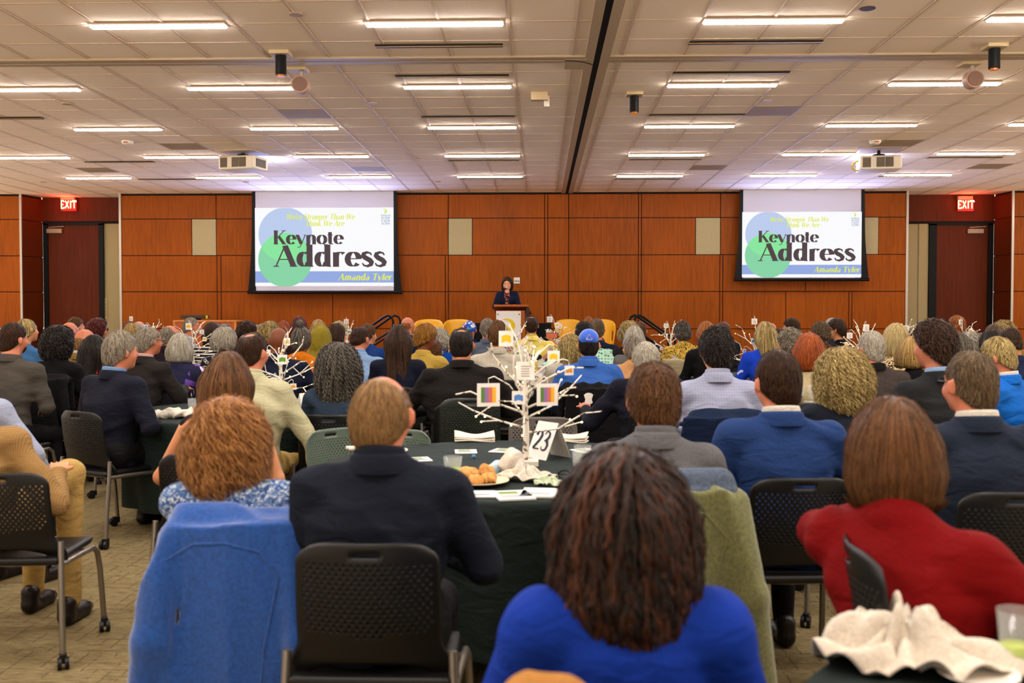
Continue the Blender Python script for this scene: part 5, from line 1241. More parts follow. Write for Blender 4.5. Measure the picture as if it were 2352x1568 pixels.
tub(950, 1014, 'yellow tub chair on the stage, leftmost of the four'); tub(1018, 1080, 'yellow tub chair on the stage, beside the lectern on its left'); tub(1278, 1336, 'yellow tub chair on the stage, first right of the lectern'); tub(1352, 1413, 'yellow tub chair on the stage, rightmost of the four')
# speaker's wooden console with a monitor at the left of the wall
a = atY(400, 735, 18.9); b_ = atY(540, 735, 18.9); e = empty('media_console', ((a[0] + b_[0]) / 2, 18.9, 0), 0, 'wooden media console against the wood wall, left', 'console'); w = (b_[0] - a[0]) / 2; zt = a[2]
MB().box((-w, 0, 0), (w, .55, zt - .03)).build('cabinet', mat('console_wood', C8(172, 78, 20), .35, build=b_wood), e); MB().box((-w - .02, -.02, zt - .03), (w + .02, .57, zt)).build('top', mat('console_edge', C8(206, 130, 60), .35, build=b_wood), e)
k = MB(); k.cyl((w * .62, -.012, zt - .09), .02, .014, 12, axis='y'); k.build('lock', M_steel, e)
for s_ in (-1, 1): MB().box((s_ * w - .02, -.006, 0), (s_ * w + .02, .0, zt - .03)).build('edge_trim', MATS['console_edge'], e)
a = atY(416, 732, 19.1); b_ = atY(480, 732, 19.1); w = (b_[0] - a[0]) / 2; e = empty('monitor', ((a[0] + b_[0]) / 2, 19.1, zt), 0, 'dark monitor seen from behind on the wooden console', 'monitor'); hz = zz(723, 19.1) - zt
MB().box((-w, -.03, .03), (w, .03, hz)).build('case', mat('monitor_back', C8(58, 42, 28), .4), e, bevel=.012); MB().box((-w * .35, -.08, 0), (w * .35, .08, .03)).build('foot', M_black, e); MB().box((w - .05, -.034, .03), (w - .015, -.03, hz - .01)).build('edge_label', mat('lime', C8(190, 190, 30), .5), e)

# ------------------------------------------------------------------ the guests
c_ = C8
def CL(n, *c, **k): return cloth(n, sc3(C8(*c), .50 if sum(c) < 330 else .68), **k)
W_SH = CL('whitish', 228, 220, 205)
CL('dark', 30, 29, 33); CL('khaki', 204, 166, 96); CL('navy', 27, 32, 48); CL('charcoal', 50, 46, 44); CL('black', 24, 22, 26)
FLOR = CL('floral_skirt', 40, 30, 34, build=b_spots([(0, c_(36, 28, 34)), (.5, c_(205, 150, 120)), (.66, c_(36, 28, 34)), (.78, c_(214, 190, 140)), (.88, c_(60, 74, 50))], 34))
CNT = [0]
ORG = []
def G(px, top, D, style, hair, sk, cl, what, extra='', chair_=True, top_name='shirt', cgroup=None, chair_color=None, ccol='black', **k):
    lb = ('person in %s' % what) + ((', ' + extra) if extra else '')
    r = person(px, top, D, style, hair, sk, cl, lb, top_name=top_name, **k)
    ORG.append(r['org'][:2])
    if chair_:
        yw = math.radians(r['yaw']); dr = r.get('yaw'); o = r['org']
        ch = chair((o[0], o[1]), yw, '%s perforated chair under the person in %s' % (ccol, what), color=chair_color, sc=1.0); r['chair'] = ch
    return r
BL = 'blazer'
both = lambda m: (m, 'both')
# --- front
locs = G(1437, 1037, 1.86, 'curly', 'locs', 'brown', CL('royal', 26, 72, 206, sheen=.3), 'a royal blue blazer', 'dark brown twisted locs', top_name=BL, fem=True, ln=.155, th=.028, curl=.0035, girth=.95, fold=.6,
         tip=dict(L=.26, seg=18, r=.0036, jitter=.16, grav=1.1, radial=.5, lift=.026, sides=5, cf=110., nmul=.95, taper=.7, beta=4.5))
man = G(878, 857, 2.92, 'thin', 'ltbr', 'pink', CL('navyshirt', 32, 38, 54), 'a dark navy shirt', 'long thinning light brown hair, seen from behind', hy=-14, collar=both(CL('navyshirt', 32, 38, 54)), wd=1.10, girth=1.08, legs='cloth_greypants', arms=[((.275, .04, .72), (.15, .27, .70)), ((-.215, .07, .73), (-.13, .27, .70))], tip=dict(L=.075, jitter=.16, lift=.006), lean=.04, ln=0., th=.012)
cur = G(527, 920, 3.15, 'curly', 'auburn', 'fair', CL('tweed', 70, 100, 150, build=b_spots([(0, c_(44, 76, 130)), (.45, c_(92, 122, 168)), (.75, c_(196, 206, 214))], 150)), 'a blue and white tweed top', 'curly auburn hair', hy=-10, fem=True, ln=.085, th=.032, top_name='sweater', fold=.7, tip=dict(L=.13, seg=20, cf=100., jitter=.16, lift=.018, nmul=1.3), curl=.009, wd=1.02, chair_=False, side=-.15, arms=[((.25, .10, .74), (.1, .3, .7)), ((-.17, .12, .74), (-.1, .3, .7))])
CL('greypants', 130, 124, 122)
red = G(2046, 922, 2.42, 'bob', 'br', 'fair', CL('redsweater', 150, 6, 10, sheen=.08), 'a red sweater', 'straight brown bob, arm over the chair back', yaw=-48, hy=8, fem=True, ln=.03, th=.018, top_name='sweater', wd=1.10, girth=1.12, chair_=False, side=-.34, lean=.20, slv='long',
        arms=[((.30, .10, .76), (.28, .34, .70)), ((-.27, .12, .93), (-.10, .10, 1.0))], tip=dict(L=.20, jitter=.05), shoulder=.95, seat=.45)
gry = G(1502, 839, 3.62, 'short', 'br', 'pink', CL('greypolo', 112, 111, 115), 'a charcoal grey polo shirt', 'tousled short brown hair', hy=6, wd=1.02, slv='short', collar=both(CL('greypolo', 112, 111, 115)), th=.022, tip=dict(L=.055, jitter=.45, lift=.014), arms='table', lean=.14, girth=1.02)
blu = G(1786, 809, 4.05, 'short', 'dkbr', 'pink', CL('blueblazer', 46, 78, 142, sheen=.3), 'a mid-blue blazer', 'short dark brown hair', hy=16, yaw=4, top_name=BL, collar=both(W_SH), th=.014, wd=1.10, girth=1.02, arms='wide')
nav = G(2229, 811, 3.78, 'short', 'grbr', 'pink', CL('slateblazer', 44, 54, 74, sheen=.2), 'a slate navy blazer', 'short grey hair and dark glasses', hy=18, yaw=4, top_name=BL, collar=both(W_SH), glasses='dark', th=.008, wd=1.12, arms='wide')
# --- left edge, mostly out of frame
tan = G(-70, 850, 4.2, 'short', 'gray', 'fair', CL('houndstooth', 186, 146, 90, build=b_plaid(c_(120, 88, 50), .008, .4)), 'a tan houndstooth jacket at the left edge', 'khaki trousers and brown shoes', yaw=0, chair_=False, top_name=BL, wd=1.15, girth=1.15, legs='cloth_khaki', arms=[((.34, -.02, .68), (.30, .20, .78)), ((-.30, .05, .72), (-.2, .27, .62))], knees=[(.24, .44, .70), (-.02, .62, .5)], lean=.02)
lbl = G(-58, 790, 5.0, 'short', 'br', 'fair', CL('paleblue', 172, 180, 204), 'a pale blue shirt at the left edge', 'sleeve resting on the leg', yaw=-14, wd=1.15, arms=[((.30, .08, .74), (.26, .28, .60)), ((-.28, .05, .72), (-.2, .27, .62))], chair_=False)
# --- left block
G(31, 744, 7.45, 'short', 'dkbr', 'pink', CL('greyblazer', 98, 90, 80, build=b_plaid(c_(70, 66, 60), .006, .4)), 'a grey tweed blazer', 'short brown hair and beard', hy=-24, yaw=-4, top_name=BL, beard='dkbr', wd=1.15, th=.008, neck=1.1)
G(62, 733, 10.0, 'updo', 'dirty', 'fair', CL('denim', 76, 128, 186), 'a light blue denim shirt', 'blonde hair pinned up', hy=-30, hr=-14, fem=True, wd=1.15, dens=1.5)
G(-10, 752, 9.0, 'short', 'gray', 'fair', CL('magenta', 150, 24, 96), 'a magenta top at the left edge', fem=True, chair_=False)
G(136, 750, 8.2, 'curly', 'blk', 'tan', CL('black', 24, 22, 26), 'a black top with tight dark curls', hy=-30, fem=True, ln=.05, th=.034, top_name=BL, tip=dict(L=.07, cf=120.), curl=.009)
G(160, 739, 11.2, 'fringe', 'grbr', 'pink', CL('darkgrey1', 60, 56, 60), 'dark grey with a pink balding head', hy=-25, chair_=False)
G(174, 730, 13.2, 'short', 'br', 'fair', CL('darkgrey2', 70, 60, 60), 'dark clothes with sunglasses pushed up on brown hair', hy=-60, fem=True, chair_=False, th=.016)
G(195, 755, 9.2, 'fringe', 'ltbr', 'pink', CL('tanblazer', 150, 120, 66), 'a tan jacket', 'bald head with a trimmed side', hy=-30, yaw=-8, top_name=BL, collar=both(W_SH), th=.003)
G(226, 732, 12.2, 'curly', 'wine', 'fair', CL('bluewhite', 150, 176, 200), 'a pale blue top with wine-red curls and glasses', hy=-62, yaw=-20, fem=True, ln=.03, glasses='dark', chair_=False)
G(217, 771, 8.7, 'long', 'blk', 'tan', CL('redfloral', 40, 10, 12, build=b_spots([(0, c_(22, 14, 16)), (.45, c_(190, 26, 30)), (.68, c_(226, 96, 24)), (.82, c_(24, 14, 14))], 28)), 'a red and black floral blouse', 'long sleek black hair', hy=-14, fem=True, ln=.24)
nvb = G(277, 763, 6.45, 'short', 'gray', 'pink', CL('navyblazer', 34, 36, 52, sheen=.2), 'a dark navy blazer with an open collar', 'thick silver-blond hair', yaw=-28, hy=-42, top_name=BL, collar=both(CL('blucheck', 120, 150, 190)), wd=1.12, th=.024, tip=dict(L=.07, jitter=.2), arms='wide', girth=1.05)
G(341, 746, 7.9, 'thin', 'gray', 'pink', CL('charblazer', 52, 46, 44), 'a charcoal blazer with a pink collar', 'wavy grey hair thinning on top', yaw=-24, hy=-40, top_name=BL, collar=both(CL('pinkshirt', 214, 170, 160)), wd=1.15, th=.020, glasses='light', tip=dict(L=.07, jitter=.3), arms='table')
G(390, 746, 10.5, 'thin', 'gray', 'pink', CL('plum', 52, 34, 46), 'a dark plum jacket', 'grey hair, bending forward', hy=-40, top_name=BL, glasses='light', chair_=False)
G(414, 768, 8.95, 'bob', 'white', 'fair', CL('violetflower', 44, 42, 74, build=b_spots([(0, c_(36, 36, 62)), (.72, c_(108, 74, 160)), (.84, c_(226, 206, 226)), (.9, c_(40, 38, 66))], 20)), 'a navy top with violet flowers', 'white bob', fem=True, ln=.02, th=.026, tip=dict(L=.17, jitter=.06), wd=1.05)
G(439, 731, 12.6, 'buzz', 'gray', 'pink', CL('finestripe', 190, 196, 214, build=b_plaid(c_(130, 150, 190), .012, .3)), 'a pale checked shirt facing right', 'cropped grey hair', yaw=-50, hy=-70, collar=both(W_SH), chair_=False)
G(297, 739, 14.4, 'short', 'br', 'fair', CL('darkgrey3', 66, 60, 60), 'dark clothes with brown hair beyond the console end', chair_=False, fem=True)
G(302, 744, 12.8, 'bob', 'blond', 'fair', CL('darkgrey4', 74, 70, 70), 'dark clothes with a blonde bob, far left of the console', fem=True, chair_=False)
G(320, 737, 15.3, 'thin', 'white', 'pink', CL('palegrey', 170, 160, 156), 'pale grey with thin white hair', hy=-30, chair_=False)
G(488, 742, 11.9, 'bob', 'dkbr', 'fair', CL('stripes', 34, 36, 52, build=b_stripe(c_(222, 214, 200), .04, .4)), 'a navy and white striped top', 'brown bob', fem=True, ln=.05, hy=-20, chair_=False)
G(517, 753, 9.7, 'curly', 'white', 'fair', CL('paisley', 34, 34, 46, build=b_spots([(0, c_(30, 32, 46)), (.22, c_(226, 220, 206)), (.34, c_(30, 32, 46))], 22, dist=True)), 'a navy and white paisley top', 'short white curls', hy=-34, fem=True, th=.018, ln=-.01, curl=.005)
G(515, 745, 14.2, 'curly', 'gray', 'fair', CL('g5', 120, 112, 108), 'grey with short grey hair in front of the console', fem=True, chair_=False, ln=-.02, th=.015)
olv = G(579, 765, 5.95, 'spot', 'dkbr', 'pink', CL('cream', 206, 200, 160), 'a cream shirt', 'dark hair with a bald crown', hy=-20, yaw=-8, collar=both(CL('cream', 206, 200, 160)), wd=1.16, girth=1.22, th=.006, legs='cloth_khaki', arms=[((.34, .05, .66), (.40, .12, .42)), ((-.30, .12, .74), (-.45, .32, .78))], neck=1.15)
blw = G(524, 813, 4.6, 'long', 'br', 'fair', CL('blacktank', 36, 28, 36), 'a black sleeveless dress with floral skirt', 'straight brown hair', yaw=-6, fem=True, slv='none', ln=.20, th=.022, legs='cloth_floral_skirt', tip=dict(L=.28, jitter=.04), arms=[((.22, .06, .70), (.12, .26, .64)), ((-.295, .05, .70), (-.24, .22, .56))], wd=1.08)
G(568, 739, 12.3, 'curly', 'dkbr', 'fair', CL('g6', 60, 50, 50), 'dark clothes with curly dark brown hair', hy=-30, chair_=False, fem=True, ln=-.02, th=.02)
G(592, 747, 15, 'curly', 'gray', 'fair', CL('g7', 110, 100, 96), 'grey clothes, small grey head beyond the dark curls', fem=True, chair_=False, ln=-.02, th=.015)
G(618, 740, 11.1, 'curly', 'dirty', 'fair', CL('g8', 60, 60, 70), 'dark clothes with short blonde curls', fem=True, chair_=False, ln=-.01, th=.028)
G(651, 738, 14.1, 'bob', 'red', 'fair', CL('g9', 80, 50, 40), 'dark clothes with copper hair', fem=True, chair_=False)
G(640, 751, 8.3, 'bald', None, 'brown', CL('navysuit', 30, 36, 62), 'a dark blue suit', 'bald brown head, fist on the table', yaw=-6, top_name=BL, wd=1.2, arms=[((.30, .10, .76), (.22, .34, .84)), ((-.28, .05, .72), (-.2, .27, .72))], girth=1.12, glasses='dark')
G(687, 728, 13.2, 'bob', 'wine', 'fair', CL('g10', 60, 40, 40), 'dark clothes with dark red hair, upright', fem=True, chair_=False)
G(692, 739, 8.9, 'bun', 'salt', 'brown', CL('orange', 226, 122, 16, sheen=.3), 'an orange cape top', 'grey hair in a topknot', fem=True, wd=1.35, girth=1.25, ln=0, dens=1.5, hy=-10)
G(731, 736, 12.6, 'bob', 'blond', 'fair', CL('g11', 90, 80, 70), 'dull clothes with a blonde bob behind the headscarf', fem=True, chair_=False, ln=-.01)
hj = G(737, 751, 9.6, 'bald', None, 'tan', CL('olivedark', 72, 66, 24), 'an olive headscarf', fem=True, wd=1.1, hy=-14, chair_=False)
G(773, 745, 10.6, 'bob', 'dkbr', 'fair', CL('bareskin', 206, 150, 120), 'a pale pink top', 'short brown bob in profile', hy=-50, fem=True, ln=-.01, chair_=False)
G(781, 739, 14.2, 'curly', 'pale', 'fair', CL('hotpink', 206, 40, 110), 'a bright pink sleeve with pale hair', fem=True, chair_=False, ln=-.02, hy=-20)
G(827, 750, 9.4, 'spot', 'dkbr', 'pink', CL('skyblue', 150, 184, 226), 'a light blue dress shirt', 'short dark hair, head bowed', yaw=-6, hy=-24, hp=16, collar=both(CL('skyblue', 150, 184, 226)), wd=1.15, girth=1.1, th=.007, lean=.3)
G(846, 745, 12.0, 'short', 'br', 'fair', CL('midblue', 40, 80, 160), 'a mid-blue shirt beside the left handrail', hy=-40, chair_=False, th=.02)
G(779, 791, 6.3, 'curly', 'salt', 'tan', CL('denimjk', 60, 78, 100), 'a denim jacket', 'very long dense grey-black curls', fem=True, ln=.20, th=.044, hy=4, curl=.006, tip=dict(L=.17, seg=26, cf=190., jitter=.16, lift=.020, grav=1.1), dens=1.3)
# --- middle block
G(916, 749, 8.6, 'long', 'dkbr', 'fair', CL('navyb2', 30, 34, 56), 'a navy blazer with very long dark hair', top_name=BL, fem=True, ln=.34, th=.018, wd=1.1, tip=dict(L=.4, seg=12, jitter=.05))
G(937, 728, 14.2, 'fringe', 'ginger', 'pink', CL('navy6', 30, 40, 70), 'navy with a ginger balding head near the rail', hy=-50, chair_=False)
G(977, 745, 9.3, 'short', 'gold', 'brown', CL('yellowjk', 214, 176, 70, sheen=.3, spec=.4), 'a yellow jacket', 'short golden hair and gold earring', yaw=-16, hy=-58, hp=14, fem=True, top_name='jacket', th=.026, wd=1.1)
G(1009, 754, 11.2, 'curly', 'white', 'fair', CL('cobalt', 16, 90, 200), 'a cobalt blue top with white hair', fem=True, ln=.01, th=.02, chair_=False, hy=-10)
G(996, 764, 10.2, 'short', 'br', 'fair', CL('gingham', 200, 200, 214, build=b_plaid(c_(70, 80, 130), .02, .45)), 'a blue gingham shirt', 'bent low behind the yellow jacket', ztop=1.18, chair_=False)
G(1060, 754, 7.15, 'spot', 'blk', 'tan', CL('blacksuit', 38, 33, 31), 'a black suit jacket', 'broad back, black hair with a bald crown', yaw=6, hy=-2, top_name='suit_jacket', wd=1.28, girth=1.25, th=.010, arms=[((.27, .08, .74), (.12, .3, .7)), ((-.33, .10, .72), (-.2, .33, .72))], neck=1.15, lean=.14)
G(1078, 738, 13.2, 'bald', None, 'tan', CL('navy7', 34, 44, 84), 'navy with a bright patterned blue cap', chair_=False)
CAPX = None
G(1119, 733, 12.2, 'short', 'gray', 'pink', CL('bluegrey', 108, 116, 130, build=b_plaid(c_(80, 88, 104), .008, .4)), 'a blue-grey tweed jacket', 'wavy grey hair', hy=10, top_name=BL, th=.02, chair_=False)
G(1143, 738, 8.9, 'short', 'br', 'pink', CL('creamblz', 208, 198, 178, build=b_plaid(c_(186, 176, 152), .04, .2)), 'a cream linen blazer', 'short reddish-brown hair', top_name=BL, wd=1.1, th=.014, girth=1.05)
yfl = G(1221, 726, 12.6, 'spot', 'dkbr', 'tan', CL('yellowfloral', 226, 206, 110, build=b_spots([(0, c_(226, 200, 84)), (.34, c_(224, 206, 190)), (.7, c_(196, 140, 120)), (.78, c_(230, 212, 120)), (.92, c_(236, 226, 212))], 14)), 'a yellow floral shirt', 'in line with the lectern', wd=1.25, th=.008, slv='short', chair_=False, collar=both(CL('lemon', 228, 200, 80)), arms=[((.34, .16, .84), (.26, .36, 1.0)), ((-.28, .05, .72), (-.15, .27, .7))])
G(1341, 741, 11.2, 'afro', 'blk', 'brown', CL('greenprint', 110, 170, 130, build=b_spots([(0, c_(216, 226, 210)), (.16, c_(10, 110, 80)), (.36, c_(176, 214, 190))], 30, .2, dist=True)), 'a green and white patterned shirt', 'short black hair', slv='short', wd=1.6, girth=1.6, chair_=False, th=.012)
G(1371, 733, 11.9, 'short', 'grbr', 'pink', CL('vest', 30, 38, 64), 'a navy vest with grey curly hair', wd=1.1, chair_=False, th=.018)
G(1352, 728, 15.2, 'short', 'ginger', 'fair', CL('g12', 90, 80, 70), 'dull clothes with ginger hair near the tub chairs', chair_=False)
G(1312, 770, 9.2, 'curly', 'dirty', 'fair', CL('creamjk', 218, 208, 190), 'a cream jacket with long tight blonde curls', 'beside the blue skullcap', fem=True, ln=.12, th=.02, curl=.006, wd=1.05, chair_=False, tip=dict(cf=120.))
kip = G(1352, 759, 8.1, 'short', 'blk', 'fair', CL('medblue', 64, 112, 198), 'a bright blue dress shirt', 'blue skullcap on black hair', collar=both(CL('medblue', 64, 112, 198)), wd=1.12, girth=1.1, th=.007, arms='wide')
G(1446, 739, 11.2, 'curly', 'dirty', 'fair', CL('g13', 40, 38, 40), 'black with short pale blonde curls', fem=True, ln=-.02, th=.026, chair_=False)
G(1470, 739, 13.2, 'short', 'br', 'fair', CL('g14', 60, 50, 46), 'dark clothes with brown hair beside the right rail', chair_=False)
G(1457, 751, 10.2, 'bob', 'white', 'fair', CL('bw', 120, 118, 116), 'grey with silver-white hair', fem=True, ln=-.02, th=.02, chair_=False)
G(1455, 772, 8.9, 'pony', 'gray', 'fair', CL('peach', 226, 166, 110), 'a peach top with a grey-blonde ponytail', fem=True, ln=.16, hy=12, chair_=False, dens=1.4)
wht = G(1483, 779, 6.75, 'thin', 'white', 'pink', CL('navyblz3', 32, 34, 48), 'a black-navy blazer holding cards', 'thin white hair', yaw=10, hy=8, top_name=BL, wd=1.12, th=.016, collar=both(W_SH), arms=[((.28, .06, .72), (.15, .27, .7)), ((-.34, .10, .72), (-.36, .30, .80))], girth=1.1, tip=dict(L=.055, jitter=.3), ccol='dark')
G(1567, 740, 12.2, 'afro', 'salt', 'brown', CL('leopard', 196, 160, 70, build=b_spots([(0, c_(60, 40, 24)), (.25, c_(214, 176, 76)), (.45, c_(70, 46, 26)), (.6, c_(206, 168, 70))], 34, 1., dist=True)), 'a yellow leopard print blouse', 'short grey afro', hy=22, fem=True, wd=1.2, th=.012)
G(1622, 740, 10.7, 'long', 'ginger', 'fair', CL('black', 24, 22, 26), 'black with long strawberry blonde hair', hy=14, fem=True, ln=.18, chair_=False)
G(1660, 737, 13.2, 'bald', None, 'dark', CL('suitdark', 34, 34, 42), 'a dark suit facing left', 'bald dark head and glasses', yaw=40, hy=66, top_name=BL, collar=both(W_SH), glasses='light', chair_=False)
chk = G(1645, 755, 5.95, 'short', 'blk', 'fair', CL('checkshirt', 186, 188, 210, build=b_plaid(c_(120, 136, 186), .016, .16)), 'a white and blue checked shirt', 'bushy dark hair', hy=10, collar=both(CL('checkshirt', 186, 188, 210)), wd=1.06, girth=1.05, th=.030, tip=dict(L=.05, jitter=.7, lift=.014, curl=.004), arms='wide')
# --- right block
G(1757, 741, 10.1, 'long', 'dirty', 'fair', CL('ultramarine', 26, 66, 190, build=b_spots([(0, c_(24, 62, 186)), (.94, c_(200, 206, 226))], 22)), 'an ultramarine blue top', 'long streaked blonde hair', hy=10, fem=True, ln=.16, wd=1.15)
G(1771, 741, 14.2, 'fringe', 'grbr', 'pink', CL('g15', 60, 56, 60), 'dark clothes, balding head behind the streaked blonde', chair_=False)
G(1817, 732, 13.2, 'short', 'dkbr', 'fair', CL('g16', 90, 110, 150), 'a blue-grey top facing left', 'dark straight fringe', hy=66, yaw=30, th=.022, chair_=False)
G(1790, 757, 10.6, 'short', 'dkbr', 'fair', CL('g17', 50, 44, 50), 'dark clothes, brown hair and glasses facing left', hy=60, fem=True, glasses='dark', chair_=False)
G(1813, 756, 9.2, 'afro', 'gray', 'fair', CL('g18', 30, 30, 34), 'black with cropped curly grey hair', hy=50, fem=True, th=.018)
G(1858, 768, 7.2, 'bob', 'red', 'fair', CL('creamvest', 206, 186, 142), 'a cream quilted vest', 'copper-red bob', fem=True, ln=.03, th=.028, hy=6, tip=dict(L=.19, jitter=.08))
G(1883, 741, 11.7, 'afro', 'grbr', 'dark', CL('brownplaid', 76, 50, 38, build=b_plaid(c_(110, 80, 60), .03, .3)), 'a brown plaid shirt', 'short grey hair, facing left', hy=48, yaw=20, th=.010, glasses='light', chair_=False)
G(1921, 733, 12.1, 'short', 'dkbr', 'fair', CL('blackv', 26, 22, 26), 'a black top facing left', 'cropped brown hair and glasses', hy=70, yaw=40, fem=True, glasses='dark', th=.022, chair_=False)
G(1910, 732, 14.2, 'short', 'white', 'fair', CL('g19', 60, 60, 66), 'dark clothes, grey hair behind the cropped brown hair', hy=70, chair_=False)
cb = G(1935, 801, 4.95, 'curly', 'dirty', 'fair', CL('navy8', 34, 40, 54), 'a navy top with big blonde curls', fem=True, ln=.085, th=.034, top_name=BL, curl=.0075, tip=dict(L=.17, seg=28, cf=170., jitter=.18, lift=.022, nmul=1.3), hy=4)
G(2001, 763, 7.4, 'short', 'white', 'pink', CL('fleece2', 84, 74, 68, build=b_fleece), 'a charcoal-brown fleece', 'white hair', hy=24, top_name='jacket', collar=(CL('blackc', 28, 26, 28), 'stand'), wd=1.12, girth=1.1, th=.016, yaw=6)
G(2057, 746, 9.1, 'bob', 'pale', 'fair', CL('leopard2', 190, 160, 120, build=b_spots([(0, c_(50, 36, 28)), (.26, c_(206, 180, 136)), (.46, c_(60, 42, 32)), (.6, c_(200, 172, 130))], 30, 1., dist=True)), 'a brown leopard print top', 'straight platinum bob', fem=True, ln=.06, th=.026, wd=1.1)
drk = G(2146, 738, 5.45, 'short', 'dkbr', 'pink', CL('dkblazer', 48, 48, 50), 'a dark charcoal blazer with pale blue collar', 'wavy dark brown hair', hy=34, yaw=12, top_name=BL, collar=both(CL('skyblue', 150, 184, 226)), wd=1.12, th=.032, tip=dict(L=.06, jitter=.6, lift=.014, curl=.005), arms='wide', girth=1.05, ztop=None)
G(2096, 776, 7.5, 'bob', 'blond', 'fair', CL('black', 24, 22, 26), 'black with glasses, facing right behind the dark blazer', hy=-50, fem=True, ln=.0, glasses='dark', chair_=False)
G(2203, 768, 8.5, 'short', 'salt', 'fair', CL('g20', 50, 48, 54), 'dark clothes with streaked iron-grey hair', hy=10, th=.03, tip=dict(L=.08), chair_=False)
G(2228, 765, 9.6, 'curly', 'white', 'fair', CL('g21', 150, 140, 130), 'pale clothes with fluffy white-blond curls', fem=True, ln=-.01, th=.03, chair_=False)
G(2197, 726, 13.1, 'short', 'ginger', 'pink', CL('g22', 206, 190, 180), 'a pale shirt facing left', 'ginger hair and beard', hy=62, yaw=40, beard='ginger', glasses='light', th=.02, chair_=False)
G(2276, 760, 9.4, 'long', 'blk', 'tan', CL('g23', 26, 24, 28), 'black with glossy black hair', fem=True, ln=.1, hy=22, chair_=False)
G(2283, 747, 10.1, 'short', 'grbr', 'fair', CL('g24', 70, 70, 80), 'dark grey with brown-grey hair', chair_=False, th=.02)
G(2305, 737, 11.1, 'curly', 'dirty', 'fair', CL('g25', 160, 130, 60), 'mustard with sandy curls', fem=True, ln=-.01, th=.03, chair_=False)
G(2322, 756, 8.7, 'buzz', 'dkbr', 'tan', CL('darkblue', 42, 52, 88), 'a dark blue shirt, bent forward', 'cropped dark hair', hy=10, wd=1.3, hp=15, lean=.3, girth=1.1)
bsw = G(2292, 777, 6.55, 'short', 'dirty', 'pink', CL('azure', 24, 112, 214), 'an azure blue sweater with white collar', 'neat sandy-grey hair, facing left', yaw=42, hy=54, collar=both(W_SH), top_name='sweater', glasses='light', th=.016, hp=10)

# headwear, scarf, jewellery
def on_head(r, s, name, m, h=.007):
    v, f = s.mesh_data(h); return link(name, np_mesh(name, v, f), m, r['o'])
s = S(); X = kip['X']; s.ell(X((0, -.022, .052)), (.082, .094, .082), kip['Rh'], .01); s.plane(kip['Rh'] @ np.array((0, .62, -1)), X((0, -.03, .050)))
kp = on_head(kip, s, 'skullcap', mat('cap_blue', C8(24, 92, 206), .45, sheen=.4), .006)
g = MB(); M = Matrix(np.vstack([np.hstack([kip['Rh'], kip['hc'][:, None]]), [0, 0, 0, 1]]).tolist())
def capp(a, b_):      # a point on the back of the cap
    x, z = a, b_; k = 1 - (x / .0845) ** 2 - ((z - .052) / .0845) ** 2; return (x, -.022 - .0965 * math.sqrt(max(k, .02)), z)
tri = [capp(-.024, .050), capp(0, .092), capp(.024, .050), capp(-.024, .050)]; g.tube(tri, .0022, 6, M=M)
for a in (-.055, -.03, 0): pass
g.build('emblem', mat('cap_white', C8(236, 226, 230), .6), kip['o'])
g = MB(); g.tube([capp(.028 * math.cos(a), .064 + .024 * math.sin(a)) for a in np.linspace(0, 6.28, 16)], .0014, 5, M=M); g.build('emblem_ring', mat('cap_pink', C8(196, 96, 130), .6), kip['o'])
s = S(); X = hj['X']; s.ell(X((0, -.008, .012)), (.100, .118, .128), hj['Rh'], .02); s.ell(X((0, -.03, -.07)), (.105, .10, .09), None, .05); s.cap(hj['J'](-.10, -.02, .985), hj['J'](.10, -.02, .985), .075, k=.06); s.ell(X((0, .13, -.01)), (.06, .07, .085), hj['Rh'], .02, '-'); s.disp = wavy(3, 22, .006)
on_head(hj, s, 'headscarf', mat('scarf_olive', C8(128, 112, 18), .8, build=b_fabric), .009)
pc = [o for o in bpy.data.objects if o.get('label', '').startswith('person in navy with a bright patterned')][0]
def dress_cap():
    r = person(1078, 738, 13.2, 'bald', None, 'tan', MATS['cloth_navy7'], 'x'); X = r['X']; s = S(); s.ell(X((0, -.012, .028)), (.094, .110, .100), r['Rh'], .01); s.plane((0, .2, -1), X((0, 0, -.015))); v, f = s.mesh_data(.01)
    cp = link('cap', np_mesh('cap', v, f), mat('cap_pattern', C8(50, 80, 190), .7, build=b_spots([(0, c_(34, 70, 180)), (.5, c_(120, 50, 110)), (.62, c_(60, 150, 200)), (.8, c_(226, 220, 210))], 40)), pc)
    for ch in list(r['o'].children): bpy.data.objects.remove(ch)
    bpy.data.objects.remove(r['o'])
dress_cap()
# fur collar of the orange cape guest, earring of the yellow jacket guest, sunglasses are left as dark bands
def lab(st): return [o for o in bpy.data.objects if o.get('label', '').startswith(st)][0]
yj = lab('person in a yellow jacket'); 
# drop earring
hd = [c for c in yj.children if c.name.startswith('hair')][0]
# ------------------------------------------------------------------ the speaker
sp = person(1165, 637, 18.45, 'bob', 'dkbr', 'fair', CL('spk_blazer', 24, 32, 62), 'person in a navy blazer speaking into the microphone at the lectern', yaw=180, hy=176, hp=12, fem=True, ln=.02, th=.012, wd=.9, top_name=BL, stand=STZ + .45 - .05,
            face=1, arms=[((.24, .08, .74), (.15, .24, .66)), ((-.24, .08, .74), (-.15, .24, .66))], tip=dict(L=.19, jitter=.05), legs='cloth_dark')
